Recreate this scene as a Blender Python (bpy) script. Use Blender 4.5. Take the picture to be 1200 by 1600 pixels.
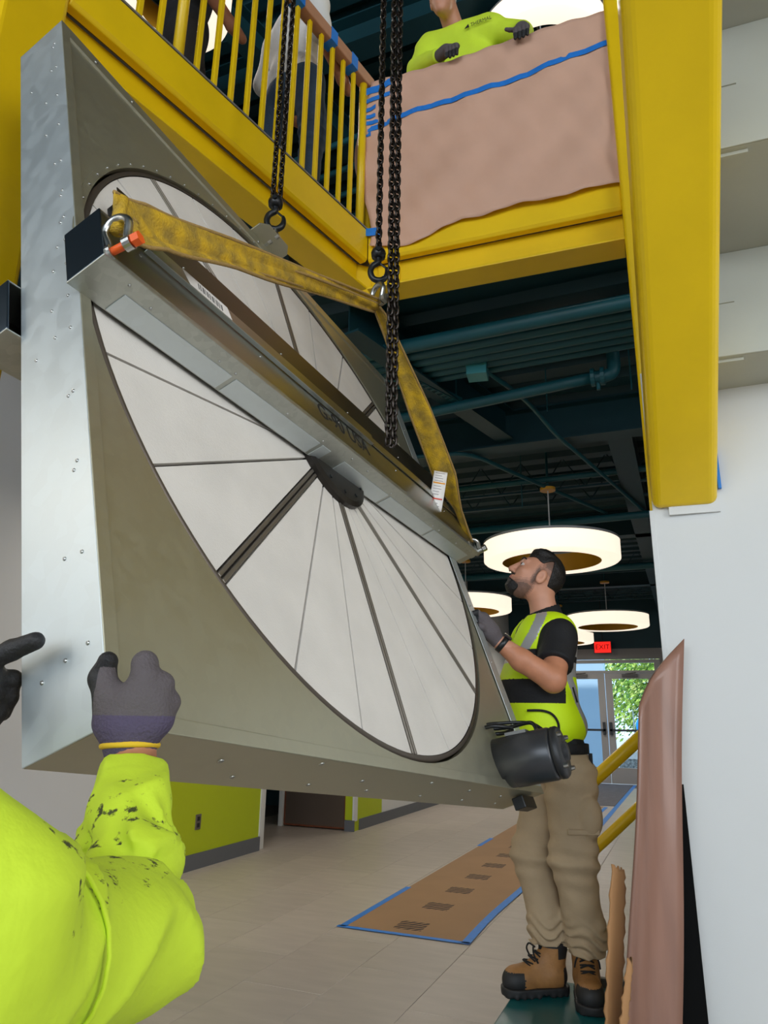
import bpy, math, random
import numpy as np
from mathutils import Vector, Matrix
random.seed(7); rng = np.random.default_rng(7)
for o in list(bpy.data.objects): bpy.data.objects.remove(o, do_unlink=True)
S = bpy.context.scene
COL = S.collection
PI = math.pi
R_ = math.radians

# ------------------------------------------------------------------ camera
YAW, PITCH, ROLL, CAMZ = R_(22.7), R_(16.1), R_(0.9), 1.17
fw = Vector((-math.sin(YAW)*math.cos(PITCH), math.cos(YAW)*math.cos(PITCH), math.sin(PITCH)))
r0 = Vector((math.cos(YAW), math.sin(YAW), 0)); u0 = r0.cross(fw)
cr = r0*math.cos(ROLL) + u0*math.sin(ROLL); cu = u0*math.cos(ROLL) - r0*math.sin(ROLL)
cam = bpy.data.cameras.new('camera'); camo = bpy.data.objects.new('camera', cam); COL.objects.link(camo)
cam.sensor_fit = 'VERTICAL'; cam.sensor_height = 32.0; cam.lens = 32.0*1110/1600
cam.clip_start = 0.05; cam.clip_end = 200
m = Matrix((cr, cu, -fw)).transposed().to_4x4(); m.translation = (0, 0, CAMZ); camo.matrix_world = m
S.camera = camo

# ------------------------------------------------------------------ light
W = bpy.data.worlds.new('sky'); S.world = W; W.use_nodes = True
nt = W.node_tree; bg = nt.nodes['Background']
bg.inputs['Color'].default_value = (0.62, 0.80, 1.0, 1); bg.inputs['Strength'].default_value = 2.2
def area(name, loc, direction, sx, sy, energy, color=(1, 1, 1)):
    l = bpy.data.lights.new(name, 'AREA'); l.shape = 'RECTANGLE'; l.size = sx; l.size_y = sy
    l.energy = energy; l.color = color
    o = bpy.data.objects.new(name, l); COL.objects.link(o); o.location = loc
    o.rotation_euler = Vector(direction).to_track_quat('-Z', 'Z').to_euler(); return o
area('window_daylight', (-0.5, -8.75, 4.5), (0, 1, -0.03), 11, 4.4, 560, (0.93, 0.97, 1.0))
area('side_window_daylight', (6.9, -3.0, 4.3), (-1, 0.0, -0.03), 10, 4.6, 700, (0.95, 0.98, 1.0))
area('upper_fill_light', (-3.0, 9.0, 6.7), (0, -0.25, -1), 4, 8, 90, (0.92, 0.97, 1.0))  # added area light for the upper floor; no clerestory is built
sun = bpy.data.lights.new('sun', 'SUN'); sun.energy = 3.2; sun.angle = R_(1); sun.color = (1, .95, .85)
so = bpy.data.objects.new('sun', sun); COL.objects.link(so); so.rotation_euler = Vector((0.55, 0.62, -0.75)).to_track_quat('-Z', 'Z').to_euler()
S.view_settings.view_transform = 'Standard'; S.view_settings.look = 'None'
S.view_settings.exposure = 0.0; S.view_settings.gamma = 1.0; S.view_settings.use_curve_mapping = False

# ------------------------------------------------------------------ materials
def lin(c):
    return tuple(((v/255)/12.92 if v/255 <= .04045 else ((v/255+.055)/1.055)**2.4) for v in c)
MATS = {}
def mat(name, col, rough=.5, metal=0., var=0., vscale=6., bump=0., bscale=60., emit=0., stretch=None, rnd=0., coat=0., col2=None, detail=4.):
    if name in MATS: return MATS[name]
    mt = bpy.data.materials.new(name); mt.use_nodes = True; t = mt.node_tree; N = t.nodes; L = t.links
    b = N['Principled BSDF']; c = lin(col) + (1,)
    b.inputs['Base Color'].default_value = c; b.inputs['Roughness'].default_value = rough; b.inputs['Metallic'].default_value = metal
    if coat: b.inputs['Coat Weight'].default_value = coat; b.inputs['Coat Roughness'].default_value = .15
    if emit:
        b.inputs['Emission Color'].default_value = c; b.inputs['Emission Strength'].default_value = emit
    co = None
    def coord():
        tc = N.new('ShaderNodeTexCoord'); mp = N.new('ShaderNodeMapping'); L.new(tc.outputs['Object'], mp.inputs['Vector'])
        if stretch: mp.inputs['Scale'].default_value = stretch
        return mp.outputs['Vector']
    out = None
    if var or col2:
        co = coord(); n = N.new('ShaderNodeTexNoise'); n.inputs['Scale'].default_value = vscale; n.inputs['Detail'].default_value = detail
        L.new(co, n.inputs['Vector']); mx = N.new('ShaderNodeMix'); mx.data_type = 'RGBA'
        if col2: c1, c2 = c, lin(col2) + (1,)
        else:
            c1 = tuple(min(1, v*(1-var)) for v in c[:3]) + (1,); c2 = tuple(min(1, v*(1+var)) for v in c[:3]) + (1,)
        rp = N.new('ShaderNodeMapRange'); rp.inputs[1].default_value = .35; rp.inputs[2].default_value = .65
        L.new(n.outputs['Fac'], rp.inputs[0]); L.new(rp.outputs[0], mx.inputs[0])
        mx.inputs[6].default_value = c1; mx.inputs[7].default_value = c2; out = mx.outputs[2]
    if rnd:
        oi = N.new('ShaderNodeObjectInfo'); hs = N.new('ShaderNodeHueSaturation')
        mr = N.new('ShaderNodeMapRange'); mr.inputs[3].default_value = 1-rnd; mr.inputs[4].default_value = 1+rnd
        L.new(oi.outputs['Random'], mr.inputs[0]); L.new(mr.outputs[0], hs.inputs['Value'])
        if out: L.new(out, hs.inputs['Color'])
        else: hs.inputs['Color'].default_value = c
        out = hs.outputs[0]
    if out: L.new(out, b.inputs['Base Color'])
    if bump:
        co2 = co or coord(); n2 = N.new('ShaderNodeTexNoise'); n2.inputs['Scale'].default_value = bscale; n2.inputs['Detail'].default_value = 3
        L.new(co2, n2.inputs['Vector']); bp = N.new('ShaderNodeBump'); bp.inputs['Strength'].default_value = bump; bp.inputs['Distance'].default_value = .01
        L.new(n2.outputs['Fac'], bp.inputs['Height']); L.new(bp.outputs[0], b.inputs['Normal'])
    MATS[name] = mt; return mt
def galv(name, col, rough, scale=38., contrast=.09):
    mt = mat(name, col, rough, .82); t = mt.node_tree; N = t.nodes; L = t.links; b = N['Principled BSDF']
    tc = N.new('ShaderNodeTexCoord'); v = N.new('ShaderNodeTexVoronoi'); v.inputs['Scale'].default_value = scale
    n = N.new('ShaderNodeTexNoise'); n.inputs['Scale'].default_value = 3.5; n.inputs['Detail'].default_value = 5
    L.new(tc.outputs['Object'], v.inputs['Vector']); L.new(tc.outputs['Object'], n.inputs['Vector'])
    sp = N.new('ShaderNodeSeparateColor'); L.new(v.outputs['Color'], sp.inputs[0])
    ad = N.new('ShaderNodeMath'); ad.operation = 'ADD'; L.new(sp.outputs[0], ad.inputs[0]); L.new(n.outputs['Fac'], ad.inputs[1])
    mr = N.new('ShaderNodeMapRange'); mr.inputs[1].default_value = .2; mr.inputs[2].default_value = 1.5; mr.inputs[3].default_value = 1-contrast; mr.inputs[4].default_value = 1+contrast
    L.new(ad.outputs[0], mr.inputs[0]); hs = N.new('ShaderNodeHueSaturation'); hs.inputs['Color'].default_value = lin(col)+(1,)
    L.new(mr.outputs[0], hs.inputs['Value']); L.new(hs.outputs[0], b.inputs['Base Color'])
    mr2 = N.new('ShaderNodeMapRange'); mr2.inputs[1].default_value = .2; mr2.inputs[2].default_value = 1.5; mr2.inputs[3].default_value = rough-.03; mr2.inputs[4].default_value = rough+.04
    L.new(ad.outputs[0], mr2.inputs[0]); L.new(mr2.outputs[0], b.inputs['Roughness'])
    return mt
YEL = mat('yellow_paint', (240, 199, 10), .38, var=.05, vscale=3)
GALV = galv('galvanized_bright', (206, 213, 214), .46, 30., .035)
GALV2 = galv('galvanized_panel', (186, 182, 160), .40, 46, .04)
GALVB = galv('galvanized_beam', (176, 178, 170), .36, 60, .10)
STEEL = mat('satin_steel', (176, 178, 172), .30, 1.0, var=.06, vscale=4, stretch=(.3, 3, 3))
DSTEEL = mat('dark_steel', (62, 64, 66), .35, 1.0)
RUST = mat('dark_bronze_trim', (98, 88, 78), .45, .6)
BLACKP = mat('black_paint', (22, 24, 26), .35)
CHAINM = mat('oiled_chain', (70, 64, 60), .38, 1.0, var=.3, vscale=90)
CHROME = mat('zinc_steel', (190, 190, 186), .28, 1.0)
MEDIA = mat('wheel_media', (224, 217, 208), .62, var=.05, vscale=5, bump=.12, bscale=260)
TEAL = mat('teal_ceiling_paint', (7, 54, 62), .55, var=.10, vscale=2)
TEAL2 = mat('teal_conduit_paint', (14, 78, 86), .5, var=.08, vscale=3)
TEALB = mat('teal_box_paint', (56, 140, 146), .5)
TEALP = mat('teal_platform', (10, 84, 86), .32, var=.10, vscale=5)
WHITE = mat('white_wall_paint', (212, 212, 209), .7, var=.015, vscale=1.5, bump=.03, bscale=220)
GREYW = mat('pale_grey_wall_paint', (214, 215, 216), .7, var=.012, vscale=1.2)
PAN = mat('stair_pan_paint', (184, 186, 176), .5, var=.03, vscale=4)
GREEN = mat('lime_wall_paint', (176, 190, 8), .6)
BASE = mat('grey_rubber_base', (96, 98, 102), .6)
TILE = mat('vinyl_tile', (176, 165, 154), .42, var=.06, vscale=3.0, stretch=(1, 4, 1), rnd=.05, bump=.03, bscale=30)
GROUT = mat('tile_joint', (120, 112, 104), .7)
CARD = mat('brown_cardboard', (176, 128, 82), .75, var=.05, vscale=3)
PAPER = mat('kraft_paper', (216, 172, 148), .6, var=.03, vscale=5, bump=.35, bscale=7)
CARDSH = mat('cardboard_sheet', (142, 102, 84), .5, var=.12, vscale=5, stretch=(3, 3, .4), coat=.35)
BTAPE = mat('blue_tape', (28, 122, 214), .55, var=.06, vscale=30)
BROWNW = mat('rail_wrap_cardboard', (186, 134, 100), .7, var=.05, vscale=8)
SLING = mat('yellow_sling_webbing', (206, 164, 26), .8, col2=(150, 122, 44), vscale=22, bump=.5, bscale=190)
SLINGE = mat('sling_edge_webbing', (158, 126, 70), .85, bump=.4, bscale=200)
ORANGE = mat('orange_pin', (232, 92, 20), .45)
SKIN = mat('skin', (198, 140, 112), .5, var=.06, vscale=16, bump=.04, bscale=90)
SKIN2 = mat('forearm_skin', (186, 124, 92), .5, var=.08, vscale=22, bump=.05, bscale=120)
HAIR = mat('dark_hair', (20, 16, 15), .55, bump=.5, bscale=160)
STUB = mat('stubble_skin', (112, 82, 68), .6, var=.15, vscale=60)
HIVIS = mat('lime_vest_fabric', (206, 238, 0), .65, bump=.12, bscale=120)
HIVISL = mat('lime_shirt_fabric', (206, 232, 52), .78, var=.04, vscale=9, bump=.14, bscale=70)
SILVER = mat('reflective_tape', (172, 172, 172), .4, .25)
BLACKF = mat('black_fabric', (18, 18, 21), .8, bump=.2, bscale=90)
KHAKI = mat('khaki_fabric', (170, 147, 116), .8, var=.05, vscale=12, bump=.18, bscale=60)
JEANS = mat('blue_jeans', (54, 72, 92), .85, var=.2, vscale=9, bump=.2, bscale=80)
DARKP = mat('dark_trousers', (42, 38, 36), .8, bump=.2, bscale=80)
TSHIRT = mat('white_shirt_fabric', (226, 222, 216), .8, bump=.12, bscale=60)
GLOVE = mat('grey_knit_glove', (92, 84, 86), .8, bump=.35, bscale=260)
GLOVEB = mat('black_coated_glove', (30, 29, 31), .6, bump=.25, bscale=200)
GLOVEP = mat('purple_knit_cuff', (82, 72, 96), .85, bump=.4, bscale=240)
YBAND = mat('yellow_cuff_band', (226, 184, 40), .8)
BOOTL = mat('tan_boot_leather', (152, 106, 58), .6, var=.14, vscale=24, bump=.15, bscale=90)
RUBBER = mat('black_rubber', (30, 29, 29), .6, var=.15, vscale=30)
WOODD = mat('brown_door_wood', (120, 62, 30), .45, var=.12, vscale=6, stretch=(4, 4, .5))
DOORM = mat('grey_door_paint', (170, 168, 168), .45)
LAMPW = mat('lamp_diffuser', (255, 240, 218), .5, emit=1.0)
LAMPG = mat('amber_ring_liner', (222, 160, 40), .45)
LAMPT = mat('grey_lamp_cap', (150, 150, 150), .5)
WHITEP = mat('white_label', (238, 232, 226), .6, var=.04, vscale=40)
GLASS = mat('door_glass', (240, 250, 255), .02)
_b = GLASS.node_tree.nodes['Principled BSDF']; _b.inputs['Transmission Weight'].default_value = 1; _b.inputs['IOR'].default_value = 1.05
INK = mat('black_ink', (26, 24, 22), .7)
SOOT = mat('sooty_lime_fabric', (214, 248, 26), .8, bump=.14, bscale=70)
def soot(m_):
    t = m_.node_tree; N = t.nodes; L = t.links; b = N['Principled BSDF']; tc = N.new('ShaderNodeTexCoord'); n = N.new('ShaderNodeTexNoise'); n.inputs['Scale'].default_value = 62; n.inputs['Detail'].default_value = 7; n.inputs['Roughness'].default_value = .65
    L.new(tc.outputs['Object'], n.inputs['Vector']); rp = N.new('ShaderNodeValToRGB'); rp.color_ramp.elements[0].color = lin((206, 232, 52))+(1,); rp.color_ramp.elements[1].color = lin((66, 72, 34))+(1,); rp.color_ramp.elements[0].position = .57; rp.color_ramp.elements[1].position = .63
    L.new(n.outputs['Fac'], rp.inputs[0]); L.new(rp.outputs[0], b.inputs['Base Color'])
soot(SOOT)
REDE = mat('exit_red', (255, 34, 26), .5, emit=1.1)
SKYBLUE = mat('pale_blue_render', (196, 224, 248), .8, var=.03, vscale=.6)
PLAYB = mat('play_blue', (20, 140, 226), .5)

# ------------------------------------------------------------------ mesh helpers
def link(name, me, mats, parent=None, smooth=False, loc=None):
    if not isinstance(mats, (list, tuple)): mats = [mats]
    for x in mats:
        if x is not None: me.materials.append(x)
    o = bpy.data.objects.new(name, me); COL.objects.link(o)
    if smooth: me.shade_smooth()
    if parent is not None: o.parent = parent
    if loc is not None: o.location = loc
    return o
def tag(o, label=None, cat=None, group=None, kind=None):
    if label: o['label'] = label
    if cat: o['category'] = cat
    if group: o['group'] = group
    if kind: o['kind'] = kind
    return o
def empty(name, loc=(0, 0, 0), rz=0., label=None, cat=None, group=None):
    o = bpy.data.objects.new(name, None); COL.objects.link(o); o.location = loc; o.rotation_euler = (0, 0, rz)
    o.empty_display_size = .1
    return tag(o, label, cat, group)
class MB:
    def __init__(s): s.v = []; s.f = []; s.mi = []; s.cur = 0
    def add(s, vs, fs):
        n = len(s.v); s.v += [tuple(x) for x in vs]; s.f += [tuple(i+n for i in f) for f in fs]; s.mi += [s.cur]*len(fs); return s
    def box(s, lo, hi, M=None):
        x0, y0, z0 = lo; x1, y1, z1 = hi
        vs = [Vector(p) for p in ((x0,y0,z0),(x1,y0,z0),(x1,y1,z0),(x0,y1,z0),(x0,y0,z1),(x1,y0,z1),(x1,y1,z1),(x0,y1,z1))]
        if M is not None: vs = [M @ p for p in vs]
        return s.add(vs, [(0,3,2,1),(4,5,6,7),(0,1,5,4),(1,2,6,5),(2,3,7,6),(3,0,4,7)])
    def prism(s, poly, d0, d1, axis='z', M=None):
        # poly: list of 2D; extruded along axis
        def mk(p, d):
            q = {'z': (p[0], p[1], d), 'y': (p[0], d, p[1]), 'x': (d, p[0], p[1])}[axis]
            return (M @ Vector(q)) if M is not None else q
        n = len(poly); vs = [mk(p, d0) for p in poly] + [mk(p, d1) for p in poly]
        return s.add(vs, [tuple(range(n))[::-1], tuple(range(n, 2*n))] + [(i, (i+1) % n, n+(i+1) % n, n+i) for i in range(n)])
    def tube(s, pts, r, n=10, cap=True, closed=False):
        pts = [Vector(p) for p in pts]; k = len(pts); rs = r if isinstance(r, (list, tuple)) else [r]*k
        t0 = (pts[1]-pts[0]).normalized(); nv = t0.orthogonal().normalized(); vs = []
        for i, p in enumerate(pts):
            if closed: t = (pts[(i+1) % k]-pts[i-1]).normalized()
            else: t = (pts[min(i+1, k-1)]-pts[max(i-1, 0)]).normalized()
            nv = (nv - t*nv.dot(t)).normalized(); b = t.cross(nv)
            for j in range(n):
                a = 2*PI*j/n; vs.append(p+(nv*math.cos(a)+b*math.sin(a))*rs[i])
        fs = []
        for i in range(k if closed else k-1):
            i2 = (i+1) % k
            for j in range(n): fs.append((i*n+j, i*n+(j+1) % n, i2*n+(j+1) % n, i2*n+j))
        if cap and not closed: fs += [tuple(range(n))[::-1], tuple(range((k-1)*n, k*n))]
        return s.add(vs, fs)
    def lathe(s, prof, n=40, M=None, a0=0., a1=2*PI):
        vs = []; full = abs(a1-a0-2*PI) < 1e-6; m_ = n if full else n+1
        for i in range(m_):
            a = a0+(a1-a0)*i/n
            for r, z in prof:
                p = Vector((r*math.cos(a), r*math.sin(a), z)); vs.append(M @ p if M is not None else p)
        k = len(prof); fs = []
        for i in range(n):
            i2 = (i+1) % m_
            for j in range(k-1): fs.append((i*k+j, i2*k+j, i2*k+j+1, i*k+j+1))
        return s.add(vs, fs)
    def grid(s, P):
        n, k = len(P), len(P[0]); return s.add([q for r in P for q in r], [(i*k+j, (i+1)*k+j, (i+1)*k+j+1, i*k+j+1) for i in range(n-1) for j in range(k-1)])
    def mesh(s, name):
        me = bpy.data.meshes.new(name); me.from_pydata([tuple(v) for v in s.v], [], s.f)
        if any(s.mi): me.polygons.foreach_set('material_index', s.mi)
        me.update(); return me
    def build(s, name, mats, parent=None, smooth=False, bevel=0., thick=0., seg=2):
        o = link(name, s.mesh(name), mats, parent, smooth)
        if thick:
            d = o.modifiers.new('solid', 'SOLIDIFY'); d.thickness = thick; d.offset = 0
        if bevel:
            d = o.modifiers.new('bevel', 'BEVEL'); d.width = bevel; d.segments = seg; d.limit_method = 'ANGLE'; d.angle_limit = R_(40)
        return o
def smooth_path(pts, n=6):
    pts = [Vector(p) for p in pts]; out = []
    for i in range(len(pts)-1):
        p0, p1, p2, p3 = pts[max(i-1, 0)], pts[i], pts[i+1], pts[min(i+2, len(pts)-1)]
        for j in range(n):
            t = j/n; out.append(.5*((2*p1)+(p2-p0)*t+(2*p0-5*p1+4*p2-p3)*t*t+(3*p1-p0-3*p2+p3)*t**3))
    return out+[pts[-1]]
def frame(o, z, x=None):
    z = Vector(z).normalized(); x = Vector(x) if x is not None else z.orthogonal()
    x = (x - z*x.dot(z)).normalized(); y = z.cross(x)
    M = Matrix((x, y, z)).transposed().to_4x4(); M.translation = o; return M
def text(name, body, size, M, m_, parent=None, extrude=.0006, ax='CENTER'):
    c = bpy.data.curves.new(name, 'FONT'); c.body = body; c.size = size; c.extrude = extrude; c.align_x = ax; c.align_y = 'CENTER'
    o = bpy.data.objects.new(name, c); COL.objects.link(o); o.matrix_world = M
    bpy.context.view_layer.update()
    me = bpy.data.meshes.new_from_object(o.evaluated_get(bpy.context.evaluated_depsgraph_get()))
    bpy.data.objects.remove(o, do_unlink=True)
    me.materials.clear(); q = link(name, me, m_, parent); q.matrix_local = M; return q

# ------------------------------------------------------------------ signed-distance modelling (bodies, clothes, gloves)
def cap(P, a, b, ra, rb=None):
    rb = ra if rb is None else rb; a = np.asarray(a, np.float32); b = np.asarray(b, np.float32); ba = b-a; pa = P-a
    t = np.clip(pa @ ba/max(float(ba @ ba), 1e-9), 0, 1)
    return np.sqrt(((pa-t[:, None]*ba)**2).sum(1))-(ra+(rb-ra)*t)
def ell(P, c, r, M=None):
    q = P-np.asarray(c, np.float32)
    if M is not None: q = q @ np.asarray(M, np.float32)
    r = np.asarray(r, np.float32); k0 = np.sqrt(((q/r)**2).sum(1)); k1 = np.sqrt(((q/(r*r))**2).sum(1))+1e-9
    return k0*(k0-1)/k1
def smin(a, b, k):
    h = np.clip(.5+.5*(b-a)/k, 0, 1); return b+(a-b)*h-k*h*(1-h)
def uni(P, prims, k):
    d = None
    for q in prims:
        e = cap(P, *q[1:]) if q[0] == 'c' else ell(P, *q[1:])
        d = e if d is None else smin(d, e, k)
    return d
def wrink(P, amp, f=30., seed=0.):
    x, y, z = P.T
    return amp*(np.sin(f*z+1.7*np.sin(f*.4*x+seed)+2.*np.sin(f*.35*y+1+seed))*.6+np.sin(f*.7*x+f*.5*z+seed*2+1.5*np.sin(f*.3*z))*.4)
OFF = np.array([(0,0,0),(1,0,0),(0,1,0),(1,1,0),(0,0,1),(1,0,1),(0,1,1),(1,1,1)])
EDG = [(0,1),(2,3),(4,5),(6,7),(0,2),(1,3),(4,6),(5,7),(0,4),(1,5),(2,6),(3,7)]
def nets(fn, lo, hi, h):
    lo = np.asarray(lo, float); n = np.ceil((np.asarray(hi, float)-lo)/h).astype(int)+1
    g = np.stack(np.meshgrid(*[np.arange(k) for k in n], indexing='ij'), -1).reshape(-1, 3)
    V = fn((lo+g*h).astype(np.float32)).reshape(n); ins = V < 0; nx, ny, nz = n-1
    s = sum(ins[o[0]:o[0]+nx, o[1]:o[1]+ny, o[2]:o[2]+nz].astype(np.int8) for o in OFF)
    act = (s > 0) & (s < 8); idx = -np.ones(act.shape, int); ai = np.argwhere(act); idx[act] = np.arange(len(ai))
    v8 = [V[ai[:, 0]+o[0], ai[:, 1]+o[1], ai[:, 2]+o[2]] for o in OFF]; acc = np.zeros((len(ai), 3)); cnt = np.zeros(len(ai))
    for a, b in EDG:
        va, vb = v8[a], v8[b]; mm = (va < 0) != (vb < 0); t = np.where(mm, va/np.where(mm, va-vb, 1), 0)
        acc += mm[:, None]*(OFF[a]+t[:, None]*(OFF[b]-OFF[a])); cnt += mm
    verts = lo+(ai+acc/cnt[:, None])*h; F = []
    for ax in range(3):
        b_, c_ = (ax+1) % 3, (ax+2) % 3
        sl0 = [slice(None)]*3; sl1 = [slice(None)]*3; sl0[ax] = slice(0, -1); sl1[ax] = slice(1, None)
        for d in (b_, c_): sl0[d] = slice(1, -1); sl1[d] = slice(1, -1)
        a0, a1 = ins[tuple(sl0)], ins[tuple(sl1)]; e = np.argwhere(a0 != a1); sg = a0[tuple(e.T)]
        e[:, b_] += 1; e[:, c_] += 1
        def cell(db, dc):
            q = e.copy(); q[:, b_] += db; q[:, c_] += dc; return idx[q[:, 0], q[:, 1], q[:, 2]]
        q = np.stack([cell(-1, -1), cell(0, -1), cell(0, 0), cell(-1, 0)], 1)
        q[~sg] = q[~sg][:, ::-1]; F.append(q)
    return verts, np.concatenate(F)
def blob(name, fn, lo, hi, h, mats, parent, pick=None, off=(0, 0, 0)):
    v, f = nets(fn, lo, hi, h); me = bpy.data.meshes.new(name)
    me.from_pydata((v-np.asarray(off)).tolist(), [], f.tolist())
    if pick is not None:
        me.polygons.foreach_set('material_index', np.asarray(pick(v[f].mean(1)), np.int32))
    me.update(); return link(name, me, mats, parent, True)

# ================================================================== SETTING
def struct(o, label=None):
    o['kind'] = 'structure'
    if label: o['label'] = label
    return o
floor = struct(MB().box((-9, -9, -.2), (7, 15.2, -.004)).build('floor', GROUT), 'grey vinyl tile floor of the hall')
tm = MB(); w_, l_, b_ = .4, .8, .0025
tm.add([(0,0,-.006),(w_,0,-.006),(w_,l_,-.006),(0,l_,-.006),(.001,.001,-b_*.3),(w_-.001,.001,-b_*.3),(w_-.001,l_-.001,-b_*.3),(.001,l_-.001,-b_*.3),
        (b_,b_,0),(w_-b_,b_,0),(w_-b_,l_-b_,0),(b_,l_-b_,0)], [(0,1,5,4),(1,2,6,5),(2,3,7,6),(3,0,4,7),(4,5,9,8),(5,6,10,9),(6,7,11,10),(7,4,8,11),(8,9,10,11)])
tme = tm.mesh('floor_tile'); tme.materials.append(TILE)
nt_ = 0
for i in range(15):
    for j in range(19):
        x, y = -4.8+i*w_, .4+j*l_-(i % 2)*.4
        if y+l_ > 15.2: continue
        o = bpy.data.objects.new('floor_tile', tme); COL.objects.link(o); o.parent = floor; o.location = (x, y, 0); nt_ += 1
# left grey wall, lime wall, recess with door, corridor wall
struct(MB().box((-3.9, -9, 0), (-3.70, 4.28, 3.57)).build('wall_left', GREYW), 'pale grey wall at the left')
struct(MB().box((-3.9, 4.28, 0), (-3.70, 6.02, 3.57)).build('wall_lime', GREEN), 'lime green accent wall')
struct(MB().box((-3.72, 6.02, .12), (-3.69, 6.06, 3.57)).build('trim_1', WHITE))
struct(MB().box((-3.70, 4.28, 0), (-3.685, 6.03, .115)).build('baseboard_lime', BASE))
struct(MB().box((-3.70, -9, 0), (-3.685, 4.28, .115)).build('baseboard_left', BASE))
struct(MB().box((-3.9, 6.02, 0), (-3.715, 6.14, 3.57)).build('wall_recess_end', WHITE))
struct(MB().box((-6.6, 7.42, 2.14), (-3.40, 7.56, 3.57)).box((-6.6, 7.42, 0), (-5.5, 7.56, 2.14)).box((-3.50, 7.42, 0), (-3.40, 7.56, 2.14)).build('wall_recess', GREEN), 'lime wall around the brown door')
struct(MB().box((-6.6, 9.0, 0), (-3.56, 9.1, 3.57)).build('wall_backroom', mat('backroom_teal', (20, 60, 64), .7)))
struct(MB().box((-6.7, 6.0, 0), (-6.6, 9.1, 3.57)).build('wall_recess_far', GREYW))
struct(MB().box((-3.54, 7.56, 0), (-3.40, 8.2, 3.57)).build('wall_corridor_lime', GREEN))
struct(MB().box((-3.41, 7.41, .1), (-3.39, 7.50, 3.57)).build('trim_2', WHITE))
struct(MB().box((-3.54, 8.2, 0), (-3.40, 15.2, 3.57)).build('wall_corridor', WHITE))
struct(MB().box((-3.40, 7.56, 0), (-3.385, 15.2, .11)).box((-3.50, 7.405, 0), (-3.385, 7.42, .11)).build('baseboard_corridor', BASE))
# brown door with kick plate
d = struct(empty('door_1', (-4.26, 7.46, 0)), 'brown wooden door with steel kick plate')
MB().box((.0, -.02, .012), (.76, .025, 2.1)).build('door_leaf', WOODD, d, bevel=.003)
MB().box((.02, -.024, .03), (.74, -.0205, .40)).build('kick_plate', mat('kick_plate_steel', (120, 104, 92), .4, .8), d)
MB().tube([(.06, -.03, 1.0), (.06, -.07, 1.0), (.17, -.07, 1.0)], .01).build('door_handle', CHROME, d)
MB().box((-.055, -.045, 0), (-.006, .06, 2.13)).build('door_jamb', WHITE, d)
# entrance wall and glazed doors
YD = 15.15
struct(MB().box((-3.4, YD, 2.36), (7, YD+.15, 2.56)).box((-3.4, YD, 0), (-2.56, YD+.15, 2.36)).box((-.44, YD, 0), (7, YD+.15, 2.36)).build('wall_entrance', mat('entrance_wall_paint', (150, 146, 144), .7)), 'grey wall around the glazed entrance')
struct(MB().box((-9, YD, 2.56), (7, YD+.15, 6.9)).box((-9, YD, 0), (-3.54, YD+.15, 2.56)).build('wall_far', TEAL), 'dark teal upper far wall')
d2 = struct(empty('door_2', (-1.5, YD, 0)), 'pair of grey glazed entrance doors')
MB().box((-1.06, -.02, 0), (-.95, .1, 2.34)).box((.95, -.02, 0), (1.06, .1, 2.34)).box((-.95, -.02, 2.28), (.95, .1, 2.34)).box((-.95, -.02, 2.08), (.95, .1, 2.13)).build('door_frame', DOORM, d2)
for sgn in (-1, 1):
    x0, x1 = (.006, .95) if sgn > 0 else (-.95, -.006)
    f = MB(); f.box((x0, 0, .01), (x1, .05, .30)).box((x0, 0, 1.97), (x1, .05, 2.075))
    f.box((x0, 0, .30), (x0+.13, .05, 1.97)).box((x1-.13, 0, .30), (x1, .05, 1.97))
    lf = f.build('door_leaf', DOORM, d2, bevel=.004)
    MB().box((x0+.13, .02, .30), (x1-.13, .028, 1.97)).build('door_pane', GLASS, lf)
    MB().box((x0+.03, -.05, .97), (x1-.03, -.02, 1.01)).box((x0+(.03 if sgn > 0 else .86), -.05, .90), (x0+(.08 if sgn > 0 else .91), 0, 1.14)).build('push_bar', DSTEEL, lf)
    MB().box((x0+.33, -.06, 2.0), (x0+.62, -.005, 2.06)).tube([(x0+.4, -.03, 2.06), (x0+.6, -.10, 2.08)], .01, 6).build('door_closer', mat('closer_grey', (90, 88, 86), .5), lf)
MB().box((-.95, .03, 2.13), (.95, .038, 2.28)).build('transom_pane', GLASS, d2)
# second floor, deck, roof
P0 = Vector((-1.42, 3.10)); P1 = Vector((-1.80, 1.34)); dA = (P1-P0).normalized(); nA = Vector((-dA.y, dA.x)); nA = nA if nA.x > 0 else -nA
def lineA(y): return P0.x+(y-P0.y)*(P1.x-P0.x)/(P1.y-P0.y)
struct(MB().prism([(lineA(-5)-.06, -5), (P0.x-.06, 3.17), (6.99, 3.23), (6.99, 15.15), (-8.99, 15.15), (-8.99, -9), (lineA(-5)-.06, -9)][::-1], 3.625, 3.79).build('floor_upper', mat('concrete_slab', (120, 120, 116), .8)), 'mezzanine floor slab')
def deck(name, z, xr, y0, y1, pitch, depth, material, root):
    k = 0; y = y0
    while y < y1-.05:
        ye = min(y+.9, y1); pts = []; yy = y
        while yy < ye-1e-4:
            p = min(pitch, ye-yy); pts += [(yy, z), (yy+p*.35, z), (yy+p*.45, z-depth), (yy+p*.9, z-depth)]; yy += p
        pts.append((ye, z)); xa, xb = xr(y, ye)
        mbk = MB(); n = len(pts)
        mbk.add([(xa, a, b) for a, b in pts]+[(xb, a, b) for a, b in pts], [(i, i+1, n+i+1, n+i) for i in range(n-1)])
        mbk.build(name, material, root, thick=.004); y = ye
ceil = struct(empty('ceiling', (0, 0, 3.62)), 'dark teal corrugated steel deck ceiling under the mezzanine'); ceil.location = (0, 0, 0)
deck('deck_panel', 3.622, lambda a, b: (-8.98, 6.98), 3.32, 15.15, .30, .06, TEAL, ceil)
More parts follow.
